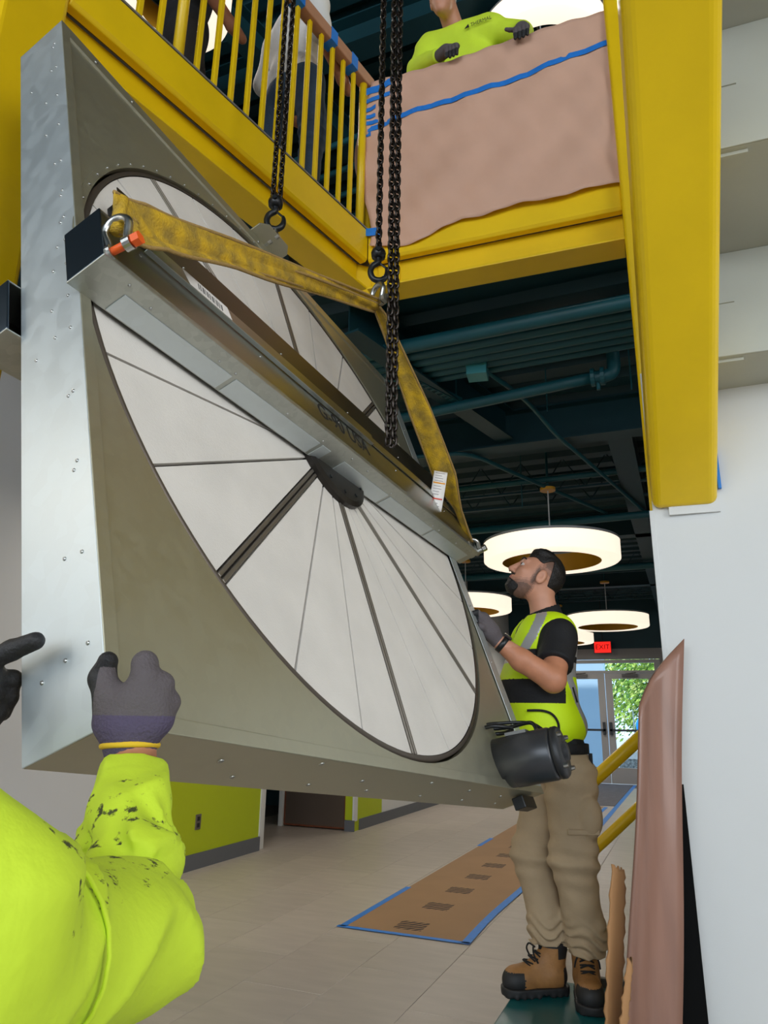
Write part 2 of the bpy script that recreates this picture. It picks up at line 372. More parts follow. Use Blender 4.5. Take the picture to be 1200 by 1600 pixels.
deck('deck_panel', 3.622, lambda a, b: (-8.98, lineA(a)-.2), -5, 3.2, .30, .06, TEAL, ceil)
roof = struct(empty('ceiling_upper', (0, 0, 0)), 'dark teal ribbed roof deck above the mezzanine')
deck('roof_panel', 6.95, lambda a, b: (-8.98, 6.98), -9, 15.15, .225, .09, TEAL, roof)
struct(MB().box((-9.1, -9.1, 6.96), (7.1, 15.3, 7.1)).build('roof_slab', mat('roof_grey', (90, 90, 90), .8)))
struct(MB().box((7.0, -9, 0), (7.1, 15.3, 6.96)).build('wall_right_far', GREYW))
struct(MB().box((-9.1, -9, 0), (-9.0, 15.3, 6.96)).build('wall_left_far', GREYW))
# window wall behind the viewer
wf = struct(empty('window_1', (0, -8.95, 0)), 'tall glazed window wall')
for i in range(9):
    x = -5.8+i*1.55; MB().box((x-.03, -.06, .6), (x+.03, .06, 6.9)).build('mullion', DOORM, wf)
for z in (.6, 2.6, 4.7, 6.85): MB().box((-5.8, -.06, z-.03), (6.7, .06, z+.03)).build('transom', DOORM, wf)
struct(MB().box((-9, -9.1, 0), (7, -8.9, .57)).box((-9, -9.1, .57), (-5.9, -8.9, 6.9)).build('wall_rear', GREYW))
struct(MB().box((-.25, -2.4, 3.60), (1.6, .10, 3.80)).build('floor_shade_slab', mat('shade_slab_concrete', (150, 150, 146), .8)), 'added unseen slab overhead that shades the stair stringer')  # slab added out of view to keep light off the stringer underside
# right-hand white wall under the stair
struct(MB().box((-.062, 3.0, 0), (7, 3.07, 2.62)).build('wall_right', WHITE, bevel=.003), 'white wall under the stair at the right')
struct(MB().box((-.075, 2.998, 0), (-.055, 3.075, 2.0)).build('trim_3', WHITE, bevel=.002))
# outside
struct(MB().box((-30, 15.3, -.25), (30, 60, -.06)).build('ground', mat('outside_paving', (176, 176, 170), .85, var=.15, vscale=3)), 'pale paving outside the entrance')
struct(MB().box((-12, 19.5, -.06), (-1.95, 20.0, 6.0)).build('wall_outside', SKYBLUE), 'pale blue rendered wall outside the doors')
struct(MB().box((-1.8, 20.5, -.055), (12, 26, .22)).build('gravel_bed', mat('grey_gravel', (150, 146, 140), .9, var=.5, vscale=18, bump=1., bscale=30)))

# ================================================================== STEELWORK
# mezzanine edge beam along the left (runs towards the corner)
def edge_beam(name, p0, p1, n, label, ext0=0.0):
    e = empty(name, (p0.x, p0.y, 3.44), 0, label, 'beam'); d = (p1-p0); L = d.length; d = d/L
    M = Matrix(((d.x, -n.x, 0, 0), (d.y, -n.y, 0, 0), (0, 0, 1, 0), (0, 0, 0, 1)))   # local x along, y inward, z up
    mb = MB(); pr = [(0, .175), (.012, .16), (.05, .16), (.05, .36), (0, .36)]
    mb.prism(pr, 0, L, 'x', M); mb.build('fascia_plate', YEL, e, bevel=.006)
    MB().box((0, .075, .0), (L, .087, .175), M).build('web', YEL, e)
    MB().box((0, .0, -.014), (L, .16, 0.0), M).build('bottom_flange', YEL, e, bevel=.003)
    MB().box((0, -.003, .361), (L, .05, .366+.004), M).build('slab_edge_angle', mat('grey_edge_angle', (120, 118, 116), .6), e)
    return e, M, L
eA, MA, LA = edge_beam('edge_beam', P0, P1, nA, 'yellow mezzanine edge beam running up to the top left column')
PB = Vector((-.075, 3.165))
dB = (PB-P0).normalized(); nB = Vector((dB.y, -dB.x))
eB, MBm, LB = edge_beam('edge_beam', P0, PB, nB, 'yellow mezzanine edge beam under the brown paper')
for z in (.05, .105):
    MB().lathe([(0, .014), (.010, .014), (.013, .009), (.013, 0)], 6, MBm @ Matrix.Translation((.10, .072, z)) @ Matrix.Rotation(PI/2, 4, 'X')).build('bolt', YEL, eB)
MB().box((.04, .066, .01), (.17, .075, .165), MBm).build('splice_plate', YEL, eB, bevel=.002)
_a = P0-nA*.087; _b = P0-nB*.087; _c = P0-nA*.11-nB*.11
MB().prism([(_a.x-P0.x, _a.y-P0.y), (_b.x-P0.x, _b.y-P0.y), (_c.x-P0.x, _c.y-P0.y)], -.014, .18).build('corner_plate', YEL, eB)
# columns
c = empty('steel_column', (-1.925, 1.22, 0), 0, 'yellow square steel column at the top left corner', 'column')
MB().box((-.125, -.12, 0), (.125, .125, 6.9)).build('shaft', YEL, c, bevel=.025, seg=4)
MB().box((-.19, -.19, 0), (.19, .19, .02)).build('base_plate', YEL, c)
c = empty('steel_column', (0.02, 3.19, 0), 0, 'yellow steel column behind the stair stringer', 'column')
MB().box((-.095, -.09, 0), (.10, .10, 6.9)).build('shaft', YEL, c, bevel=.018, seg=4)
MB().box((-.15, -.1, 0), (.15, .15, .02)).build('base_plate', YEL, c)
# stair flight overhead: tube stringer and sheet-metal pans
st = empty('stair_flight', (.06, 2.995, 1.99), R_(2.6), 'overhead stair flight with yellow tube stringer and pale metal step pans', 'stairs')
sl = math.atan(.642); Mst = Matrix.Rotation(-sl, 4, 'X')     # local -Y climbs
sb = MB(); Lx = 6.2
sb.box((-.122, -Lx, 0), (.122, 0.0, .30), Mst); sb.build('stringer', YEL, st, bevel=.035, seg=5)
MB().box((-.06, -.012, -.02), (.128, .0, .09)).build('end_plate', WHITE, st)
y, z = 0.0, .50
for k, (rn_, rs_) in enumerate(((.30, .44), (.58, .47), (.60, .44), (.60, .40), (.60, .38), (.60, .38), (.60, .38))):
    MB().box((.125, y-rn_, z), (1.35, y, z+.006)).build('soffit_panel', PAN, st, bevel=.003)
    MB().box((.125, y-rn_-.006, z), (1.35, y-rn_, z+rs_)).build('riser_panel', PAN, st, bevel=.003)
    MB().box((.13, y-rn_+.02, z-.012), (.24, y-rn_+.035, z)).build('carrier_angle', PAN, st)
    MB().box((.13, y-rn_-.012, z+rs_*.5), (.23, y-rn_, z+rs_*.5+.008)).build('carrier_angle', PAN, st)
    y -= rn_; z += rs_
MB().box((.128, -.45, .1), (.14, -.432, .27), Matrix.Translation((0, .42, -.03))).build('tape_scrap', BTAPE, st)

# ================================================================== RAILINGS
ra = empty('guard_railing', (P0.x, P0.y, 3.81), 0, 'yellow baluster guard railing along the left mezzanine edge', 'railing')
def onA(s, z, inn=.03): p = P0+dA*s-nA*inn; return (p.x-P0.x, p.y-P0.y, z)
LT = 3.1
for k in range(31):
    s = .045+k*.0985
    if k in (0, 13): continue
    MB().box((-.011, -.011, 0), (.011, .011, 1.03), Matrix.Translation(onA(s, 0)) @ Matrix.Rotation(math.atan2(dA.y, dA.x), 4, 'Z')).build('baluster', YEL, ra, bevel=.003)
for s in (.045, .045+13*.0985): MB().tube([onA(s, -.01), onA(s, 1.04)], .024, 14).build('post', YEL, ra, True)
MB().tube([onA(-.02, 1.045), onA(LT, 1.045)], .022, 12).build('top_rail', YEL, ra, True)
rw = MB().box((0, -.034, 1.0), (LT, .034, 1.082), Matrix.Translation(onA(-.02, 0)) @ Matrix.Rotation(math.atan2(dA.y, dA.x), 4, 'Z')).build('rail_wrap', BROWNW, ra, bevel=.006)
for s in (.17, .36, .64): MB().box((s, -.037, .997), (s+.055, .037, 1.0855), Matrix.Translation(onA(-.02, 0)) @ Matrix.Rotation(math.atan2(dA.y, dA.x), 4, 'Z')).build('blue_tape', BTAPE, rw)
MB().lathe([(0, .0), (.03, 0), (.03, .012), (0, .012)], 16, Matrix.Translation(onA(1.32, .93, .0))).build('pipe_collar', LAMPG, ra)
rb = empty('guard_railing', (P0.x, P0.y+.05, 3.81), 0, 'yellow guard railing hidden behind the brown paper', 'railing')
for k in range(13): MB().box((.02+k*.105, .03, 0), (.042+k*.105, .052, 1.03)).build('baluster', YEL, rb)
MB().tube([(-.03, .0, -.01), (-.03, .0, 1.04)], .022, 14).build('post', YEL, rb, True)
MB().tube([(-.03, .04, 1.03), (1.34, .05, 1.03)], .022, 12).build('top_rail', YEL, rb, True)
# kraft paper sheet over that railing
pp = empty('paper_sheet', (-1.44, 3.078, 3.75), 0, 'wrinkled brown kraft paper taped over the mezzanine railing', 'paper')
NX, NZ = 60, 44; G = []
for i in range(NX+1):
    row = []; u = i/NX; x0 = u*1.41
    for j in range(NZ+1):
        v = j/NZ; zb = -.035-.085*math.sin(PI*min(1, u*2.2+.12))*max(0, 1-u*1.2)+.02*u+.008*math.sin(u*23)
        zt = 1.135; z = zb+(zt-zb)*v
        x = x0+(1-u)**6*(.05*math.sin(7*v+1.0)-.02+.05*max(0, .35-v))
        yy = .0+.55*(.4+.6*v)*(0)+.010*math.sin(5*x+9*v)*math.sin(4*v+1)+.007*math.sin(17*x-13*z)*math.sin(6*z)+.004*math.sin(41*x+23*z)
        if v > .955: yy += (v-.955)/.045*.07
        row.append((x, yy+.058*u, z if v <= .955 else zb+(zt-zb)*.955+.012*math.sin((v-.955)/.045*PI)))
    G.append(row)
def paper_y(x, v): return min((abs(G[i][int(v*NZ)][0]-x), G[i][int(v*NZ)][1]) for i in range(NX+1))[1]
MB().grid(G).build('paper', PAPER, pp, True, thick=.0015)
def strip(x0, x1, z0, z1, w, name='blue_tape', dy=-.006):
    P_ = []; n = max(2, int(abs(x1-x0)/.04)+1)
    for i in range(n+1):
        t = i/n; x = x0+(x1-x0)*t; z = z0+(z1-z0)*t; y = paper_y(x, min(.95, max(0, (z+.02)/1.15)))+dy
        wob = .006*math.sin(9*t+x0*7); P_.append([(x, y, z-w/2+wob), (x, y, z+w/2+wob)])
    MB().grid(P_).build(name, BTAPE, pp, thick=.0008)
strip(.01, 1.41, .735, .86, .035)
strip(-.03, .17, .985, 1.03, .05); strip(-.03, .15, .92, .945, .03)
for z in (.86, .81, .77): strip(-.03, .055+.03*random.random(), z, z+.015, .028)
strip(-.02, .03, .72, .70, .03)
strip(-.04, .10, .045, .01, .05)

# lower yellow handrails beyond the worker
hr = empty('stair_handrail', (-.62, 4.3, 0), 0, 'yellow tubular stair handrail with two sloping rails behind the standing worker', 'railing')
MB().tube([(-.12, 0, .68), (.035, 0, .797), (.80, 0, 1.47)], .036, 16).build('rail', YEL, hr, True)
MB().tube([(-.12, 0, .33), (.032, 0, .458), (.80, 0, 1.16)], .030, 16).build('rail', YEL, hr, True)
MB().tube([(-.12, 0, 0), (-.12, 0, .70)], .03, 16).build('post', YEL, hr, True)
MB().tube([(.75, 0, 0), (.75, 0, 1.43)], .03, 16).build('post', YEL, hr, True)

# ================================================================== CEILING SERVICES (painted dark teal)
def ibeam(name, p0, p1, w, h, label, m_=TEAL):
    p0, p1 = Vector(p0), Vector(p1); e = empty(name, p0, 0, label, 'beam'); d = p1-p0; L = d.length
    M = Matrix.Rotation(math.atan2(d.y, d.x), 4, 'Z')
    MB().box((0, -w/2, 0), (L, w/2, .014), M).build('bottom_flange', m_, e); MB().box((0, -w/2, h-.014), (L, w/2, h), M).build('top_flange', m_, e)
    MB().box((0, -.006, .014), (L, .006, h-.014), M).build('web', m_, e); return e
ibeam('ceiling_beam', (-8.9, 5.32, 3.26), (3.9, 5.32, 3.26), .17, .30, 'teal steel beam crossing the ceiling past the sprinkler pipe')
ibeam('ceiling_beam', (-.30, 5.4, 3.26), (-.30, 15.1, 3.26), .18, .30, 'teal steel beam running towards the entrance doors')
ibeam('ceiling_beam', (-1.62, 3.3, 3.30), (-1.15, 5.24, 3.30), .14, .26, 'short teal beam below the conduit rack')
ibeam('ceiling_beam', (-8.9, 8.6, 3.26), (3.9, 8.6, 3.26), .17, .30, 'teal steel beam crossing above the first ring lamp')
ibeam('ceiling_beam', (-8.9, 12.0, 3.26), (3.9, 12.0, 3.26), .17, .30, 'teal steel beam crossing the ceiling near the entrance')
def conduit(pts, r, label, name='conduit', m_=TEAL2, cat='pipe'):
    return tag(MB().tube(smooth_path(pts, 5) if len(pts) > 2 else pts, r, 10).build(name, m_, None, True), label, cat)
for k, (y, r) in enumerate(((3.60, .045), (3.72, .034), (3.81, .034), (3.90, .034), (3.99, .030), (4.08, .026))):
    conduit([(-4.5, y+.10, 3.36), (3.9, y-.02, 3.36)], r, ('thick teal conduit nearest the paper-covered railing', 'second teal conduit of the overhead rack', 'third teal conduit of the overhead rack', 'fourth teal conduit of the overhead rack', 'fifth teal conduit of the overhead rack', 'thinnest teal conduit at the far side of the rack')[k])
conduit([(-3.4, 4.52, 3.27), (-1.8, 4.47, 3.27), (-.36, 4.30, 3.27)], .038, 'teal sprinkler pipe below the conduit rack', 'sprinkler_pipe')
sp = empty('pipe_fitting', (-.34, 4.30, 3.27), 0, 'teal elbow fitting with drop at the sprinkler pipe end', 'fitting')
MB().tube(smooth_path([(-.04, 0, 0), (.06, 0, .0), (.10, 0, .04), (.10, 0, .19)], 5), .042, 12).build('elbow', TEAL2, sp, True)
for x in (-.03, .03): MB().lathe([(.04, -.012), (.058, -.012), (.058, .012), (.04, .012)], 16, Matrix.Translation((x, 0, 0)) @ Matrix.Rotation(PI/2, 4, 'Y')).build('coupling', TEAL2, sp)
MB().tube([(0, 0, -.03), (0, 0, -.09)], .012, 8).build('plug', TEAL2, sp)
MB().lathe([(0, .19), (.06, .19), (.06, .215), (0, .215)], 16, Matrix.Translation((.10, 0, 0))).build('cap', CHROME, sp)
jb = empty('junction_box', (-1.06, 4.06, 3.28), R_(8), 'small pale teal electrical junction box hanging below the conduits', 'electrical box')
MB().box((-.065, -.065, 0), (.065, .065, .072)).build('body', TEALB, jb, bevel=.005)
MB().box((-.068, -.068, .055), (.068, .068, .075)).build('lid', TEALB, jb, bevel=.004)
MB().tube([(0, -.02, .075), (0, -.02, .33)], .005, 6).build('hanger_rod', TEAL2, jb)
conduit([(-1.62, 4.02, 3.36), (-1.25, 4.02, 3.385), (-1.12, 4.03, 3.38), (-1.075, 4.04, 3.335)], .02, 'bent teal conduit entering the junction box')
conduit([(-1.01, 4.11, 3.34), (-.86, 4.65, 3.335), (-.73, 5.08, 3.232), (-.62, 5.6, 3.232), (-.27, 7.30, 3.235), (.05, 9, 3.235)], .016, 'thin teal conduit running diagonally away from the junction box')
conduit([(-2.6, 5.05, 3.22), (-1.75, 5.18, 3.23), (-1.45, 5.32, 3.24), (-1.2, 5.9, 3.235), (-.6, 7.4, 3.235)], .018, 'bent teal conduit passing under the crossing beam')
conduit([(-4, 7.55, 3.18), (3, 7.25, 3.18)], .04, 'teal pipe crossing behind the first ring lamp')
conduit([(-4, 6.35, 3.3), (3, 6.25, 3.3)], .028, 'teal pipe crossing above the lamp canopy')
conduit([(-4, 10.2, 3.2), (3, 10.0, 3.2)], .05, 'teal pipe crossing halfway to the entrance')
ts = empty('strut_trapeze', (-1.52, 3.86, 3.295), math.atan2(.5, .2), 'perforated teal strut hanger under the conduits', 'hanger')
ch = MB(); ch.box((0, -.022, 0), (.62, -.018, .04)).box((0, .018, 0), (.62, .022, .04))
for k in range(12): ch.box((k*.052, -.022, 0), (k*.052+.024, .022, .003))
ch.build('channel', TEAL2, ts)
for x in (.03, .58): MB().tube([(x, 0, -.06), (x, 0, .30)], .006, 6).build('rod', TEAL2, ts)
for k, (x, y) in enumerate(((-.72, 4.65), (-1.9, 6.2), (-1.25, 6.3), (-.15, 4.5), (-2.3, 7.6))):
    tag(MB().tube([(x, y, 3.05 if k in (1, 2) else 3.24), (x, y, 3.60)], .005, 6).build('hanger_rod', TEAL2), ('hanger rod beside the sprinkler pipe', 'hanger rod left of the ring lamp cable', 'hanger rod just left of the lamp canopy', 'hanger rod near the column top', 'far hanger rod over the corridor')[k], 'rod')
# open-web joists beyond
for k, y in enumerate((6.55, 7.0, 9.4, 10.8, 13.4)):
    j = empty('bar_joist', (-2.3, y, 3.265), 0, 'teal open-web joist, number %s from the viewer past the crossing beam' % ('one', 'two', 'three', 'four', 'five')[k], 'joist')
    MB().box((-4, -.02, 0), (6, .02, .02)).build('bottom_chord', TEAL, j); MB().box((-4, -.02, .30), (6, .02, .32)).build('top_chord', TEAL, j)
    wz = MB()
    for q in range(25): wz.tube([(-4+q*.4, 0, .01), (-3.8+q*.4, 0, .31), (-3.6+q*.4, 0, .01)], .008, 5)
    wz.build('web_bars', TEAL, j)
# roof-level beams, pipes
for k, (y, z) in enumerate(((4.2, 6.55), (6.4, 6.55), (8.6, 6.55))):
    ibeam('roof_beam', (-8.9, y, z), (3.9, y, z), .2, .3, 'teal roof beam above the mezzanine, %s from the railing' % ('nearest', 'second', 'third')[k])
for k, (x0, y0, x1, y1) in enumerate(((-8.99, 5.3, 6.99, 4.1), (-8.99, 5.6, 6.99, 4.4), (-8.99, 5.9, 6.99, 4.7), (-8.99, 6.25, 6.99, 5.0), (-8.99, 7.5, 6.99, 6.3))):
    conduit([(x0, y0, 6.3), (x1, y1, 6.3)], .03, 'teal pipe high above the mezzanine, %s in the row' % ('first', 'second', 'third', 'fourth', 'fifth')[k])
ibeam('roof_beam', (-3.2, 2.2, 6.4), (-1.6, 9.0, 6.4), .16, .28, 'teal roof beam running away above the mezzanine')

# ================================================================== RING LAMPS
def ring_lamp(x, y, z, Ro, ztop, label, group=None, h=.17, w=.165):
    e = empty('ring_lamp', (x, y, z), 0, label, 'lamp', group); Ri = Ro-w
    MB().lathe([(Ri, 0), (Ro-.012, 0), (Ro, .012), (Ro, h)], 72).build('diffuser', LAMPW, e, True)
    MB().lathe([(Ri, 0.0), (Ri, h)], 72).build('inner_liner', LAMPG, e, True)
    MB().lathe([(Ri, h), (Ri, h+.015), (Ro+.003, h+.015), (Ro+.003, h-.006)], 72).build('top_cap', LAMPT, e)
    br = MB()
    for a in (0, 2*PI/3, 4*PI/3): br.tube([(0, 0, h+.03), ((Ri+.05)*math.cos(a+.5), (Ri+.05)*math.sin(a+.5), h+.018)], .008, 6)
    br.build('bracket', LAMPT, e)
    MB().tube([(0, 0, h+.03), (0, 0, ztop-z)], .006, 8).build('cable', mat('white_cable', (200, 200, 200), .5), e)
    MB().lathe([(0, ztop-z-.015), (.07, ztop-z-.015), (.07, ztop-z+.012), (0, ztop-z+.012)], 28).build('canopy', LAMPG, e)
    if ztop < 4: MB().tube([(0, 0, ztop-z+.01), (0, 0, 3.60-z)], .012, 8).build('stem', TEAL2, e)
    for k in range(4):
        a = PI/4+k*PI/2; l = bpy.data.lights.new('lamp_led', 'AREA'); l.shape = 'DISK'; l.size = .12; l.energy = LED; l.color = (1, .93, .82)
        lo = bpy.data.objects.new('lamp_led', l); COL.objects.link(lo); lo.parent = e; lo.location = ((Ro-w/2)*math.cos(a), (Ro-w/2)*math.sin(a), -.004)
    return e
LED = 4.8
ring_lamp(-1.02, 6.36, 2.53, .60, 3.22, 'large glowing ring lamp above the standing worker, nearest of the row')
ring_lamp(-1.02, 11.3, 2.53, .60, 3.22, 'glowing ring lamp between the worker and the exit sign')
ring_lamp(-2.08, 13.5, 2.53, .60, 3.22, 'small far ring lamp just left of the exit sign')
ring_lamp(-2.62, 9.15, 2.53, .60, 3.22, 'glowing ring lamp behind the wheel casing edge, left of the worker')
ring_lamp(-.60, 4.55, 6.15, .52, 6.85, 'glowing ring lamp above the man at the paper-covered railing', h=.22)
ring_lamp(-3.05, 3.08, 6.2, .42, 6.85, 'glowing ring lamp behind the left balusters', h=.22)
ring_lamp(-2.65, 4.20, 2.53, .60, 3.22, 'added ring lamp hidden behind the big wheel casing, brightening the left wall')  # added fill lamp, hidden by the casing, lifts left wall and floor
ring_lamp(-2.65, -.80, 2.53, .60, 3.22, 'added unseen ring lamp behind the viewer, brightening the pale grey wall')  # second added fill lamp, out of view, for the left wall
# exit sign
ex = empty('exit_sign', (-1.47, 14.9, 2.45), 0, 'red illuminated exit sign above the glazed doors', 'sign')
MB().box((-.17, -.02, 0), (.17, .02, .24)).build('housing', mat('exit_housing', (120, 20, 18), .5), ex)
MB().box((-.155, -.024, .015), (.155, -.021, .225)).build('face', REDE, ex)
text('lettering', 'EXIT', .135, Matrix.Translation((0, -.026, .12)) @ Matrix.Rotation(PI/2, 4, 'X'), mat('exit_dark', (70, 4, 4), .6), ex)
MB().tube([(0, 0, .24), (0, 0, 1.1)], .008, 6).build('stem', BLACKP, ex)
MATS['black_panel_matte'] = mat('black_panel_matte', (6, 6, 6), .8); MATS['black_panel_matte'].node_tree.nodes['Principled BSDF'].inputs['Specular IOR Level'].default_value = .12
# wall outlet
wo = empty('wall_outlet', (-3.70, 5.10, .345), 0, 'small steel outlet plate on the lime wall', 'outlet')
MB().box((0, -.035, -.057), (.006, .035, .057)).build('plate', mat('outlet_steel', (130, 122, 110), .4, .6), wo, bevel=.002)
MB().box((.006, -.016, -.04), (.008, .016, -.008)).build('socket', BLACKP, wo); MB().box((.006, -.016, .008), (.008, .016, .04)).build('socket', BLACKP, wo)

# ================================================================== HEAT WHEEL CASSETTE
WC, HC, DC = 2.0, 2.044, 0.163
Rm = Matrix(((0.097, -0.926, -0.365), (0.988, 0.045, 0.147), (-0.120, -0.375, 0.919)))
# orthonormalise
cx_ = Vector((Rm[0][0], Rm[1][0], Rm[2][0])).normalized(); cz_ = Vector((Rm[0][2], Rm[1][2], Rm[2][2])); cz_ = (cz_-cx_*cz_.dot(cx_)).normalized(); cy_ = cz_.cross(cx_)
MC = Matrix((cx_, cy_, cz_)).transposed().to_4x4(); MC.translation = (-0.702, 0.758, 1.155)
cas = empty('heat_wheel_casing', (0, 0, 0), 0, 'large tilted galvanized casing with round white segmented wheel, hung on chains', 'machine'); cas.matrix_world = MC
def L2W(x, y, z): return MC @ Vector((x, y, z))
T = .003
MB().box((0, 0, 0), (T, DC, HC)).build('side_panel', GALV, cas, bevel=.0015)
MB().box((WC-T, 0, 0), (WC, DC, HC)).build('side_panel', GALV, cas, bevel=.0015)
MB().box((T, 0, 0), (WC-T, DC, T)).build('bottom_panel', GALV2, cas, bevel=.001)
MB().box((T, 0, HC-T), (WC-T, DC, HC)).build('top_panel', GALV2, cas, bevel=.001)
# front flanges (return lips)
MB().box((.0, -.0025, 0), (.026, 0, HC)).build('flange', GALV2, cas, bevel=.001)
MB().box((WC-.075, -.0025, .026), (WC, 0, HC)).build('flange', GALV, cas, bevel=.001)
MB().box((.026, -.0025, 0), (WC, 0, .026)).build('flange', GALV2, cas, bevel=.001)
fl = MB(); fl.prism([(-.0025, 0), (-.0025, -.055), (.012, -.062), (.012, -.085), (.014, -.085), (.014, -.06), (0, -.053), (0, 0)], .026, WC-.075, 'x', Matrix.Translation((0, 0, HC)))
fl.build('flange', GALV2, cas)
CX, CZ, RH, RW = .985, 1.005, .972, .964
def holed(y, name, m_, rr):
    N_ = 128; vo = []; vi = []
    for i in range(N_):
        a = 2*PI*i/N_; ca, sa = math.cos(a), math.sin(a)
        k = min(((WC-.004-CX) if ca > 0 else (CX-.004))/max(abs(ca), 1e-6), ((HC-.004-CZ) if sa > 0 else (CZ-.004))/max(abs(sa), 1e-6))
        vo.append((CX+ca*k, y, CZ+sa*k)); vi.append((CX+ca*rr, y, CZ+sa*rr))
    vb = [(p[0], y+.02, p[2]) for p in vi]
    # corner fill
    mb = MB(); mb.add(vo+vi+vb, [(i, (i+1) % N_, N_+(i+1) % N_, N_+i) for i in range(N_)]+[(N_+i, N_+(i+1) % N_, 2*N_+(i+1) % N_, 2*N_+i) for i in range(N_)])
    for cxp, czp in ((.004, .004), (WC-.004, .004), (WC-.004, HC-.004), (.004, HC-.004)):
        ia = min(range(N_), key=lambda i: (vo[i][0]-cxp)**2+(vo[i][2]-czp)**2)
        for a_, b_ in ((ia, (ia+1) % N_), ((ia-1) % N_, ia)):
            mb.add([vo[a_], vo[b_], (cxp, y, czp)], [(0, 1, 2)])
    return mb.build(name, m_, cas)
holed(.004, 'front_panel', GALV2, RH); holed(DC-.004, 'back_panel', GALV2, RH)
MB().lathe([(RH+.020, -.004), (RH+.020, -.0015), (RH-.001, -.0015), (RH-.001, -.02)], 96, Matrix.Translation((CX, 0, CZ)) @ Matrix.Rotation(PI/2, 4, 'X'), R_(70), R_(176)).build('seal_ring', GALV2, cas)
# wheel
Mw = Matrix.Translation((CX, 0, CZ)) @ Matrix.Rotation(PI/2, 4, 'X')      # lathe z -> -y (towards viewer)
whl = MB().lathe([(RW-.012, -.008), (RW, -.008), (RW, -.15), (RW-.012, -.15)], 128, Mw).build('wheel_rim', RUST, cas, True)
MB().lathe([(0, -.022), (RW-.011, -.022), (RW-.011, -.14), (0, -.14)], 96, Mw).build('wheel_core', mat('seam_dark', (58, 50, 44), .8), whl)
for k in range(24):
    a0, a1 = R_(15*k), R_(15*(k+1)); big0, big1 = (k % 3 == 0), (k % 3 == 2)
    g0 = .017 if big0 else .0036; g1 = .017 if big1 else .0036
    pts = []
    r_in, r_out = .17, RW-.014
    pts.append((r_in*math.cos(a0)-g0*math.sin(a0), r_in*math.sin(a0)+g0*math.cos(a0)))
    for q in range(9):
        a = a0+g0/r_out+(a1-a0-(g0+g1)/r_out)*q/8; pts.append((r_out*math.cos(a), r_out*math.sin(a)))
    pts.append((r_in*math.cos(a1)+g1*math.sin(a1), r_in*math.sin(a1)-g1*math.cos(a1)))
    dz = .0012*random.random()
    MB().prism(pts, -.021, -.0095-dz, 'z', Mw).build('wheel_segment', MEDIA, whl)
SPK = mat('spoke_steel', (134, 126, 116), .45, .7)
for k in range(8):
    Ms = Mw @ Matrix.Rotation(R_(45*k), 4, 'Z')
    MB().box((.16, -.0125, -.02), (RW-.013, -.0025, -.0075), Ms).box((.16, .0025, -.02), (RW-.013, .0125, -.0075), Ms).build('spoke', SPK, whl, bevel=.0015, seg=1)
MB().lathe([(0, .014), (.17, .014), (.185, .006), (.185, -.02)], 48, Mw).build('hub_plate', mat('hub_dark', (52, 48, 44), .4, .7), whl)
hb = MB()
for k in range(12): hb.lathe([(0, .018), (.006, .018), (.006, .012)], 8, Mw @ Matrix.Translation((.15*math.cos(k*PI/6), .15*math.sin(k*PI/6), 0)))
hb.build('hub_bolts', DSTEEL, whl)['kind'] = 'stuff'
# centre beam, front and back
TI = .058
def tl(x, y, z): return (x, y, z+TI*x)
STEELR = mat('dark_reflection_steel', (112, 104, 90), .42, 1.0, var=.05, vscale=4)  # darker copy of the beam steel, dark reflection put into its colour
def beam(yf, s, parent):
    # s=-1 towards viewer
    def bx(x0, x1, d0, d1, z0, z1, name, m_, par, bev=.002):
        vs = []
        for z in (z0, z1):
            for (x, d) in ((x0, d0), (x1, d0), (x1, d1), (x0, d1)): vs.append(tl(x, yf+s*d, z))
        return MB().add(vs, [(0,3,2,1),(4,5,6,7),(0,1,5,4),(1,2,6,5),(2,3,7,6),(3,0,4,7)]).build(name, m_, par, bevel=bev)
    e = bx(-.032, 2.05, .0, .100, .868, .872, 'beam_bottom_plate', GALVB, parent)
    bx(-.032, 2.05, .097, .100, .868, .885, 'beam_lip', GALVB, e)
    bx(-.030, 2.05, .090, .0925, .87, 1.02, 'beam_face', STEEL, e)
    bx(.075, 2.0, .056, .059, 1.02, 1.26, 'beam_upper_plate', STEELR, e)
    bx(.09, 1.12, .0945, .108, 1.000, 1.004, 'beam_upper_lip', STEEL, e)
    bx(.09, 1.12, .106, .108, 1.000, 1.040, 'beam_upper_lip', STEEL, e)
    bx(1.14, 2.0, .0945, .098, 1.010, 1.050, 'beam_upper_lip', STEEL, e)
    bx(-.030, 2.05, .0, .096, 1.018, 1.022, 'beam_top_plate', STEEL, e)
    bx(.10, .11, .0, .046, .872, 1.26, 'beam_web', DSTEEL, e)
    bx(-.031, -.026, .0, .097, .872, 1.02, 'end_plate', mat('blued_end_plate', (92, 106, 120), .3, 1.0), e)
    bx(2.042, 2.048, .0, .097, .872, 1.02, 'end_plate', STEEL, e)
    return e
bf = beam(0, -1, cas); bb = beam(DC, 1, cas)
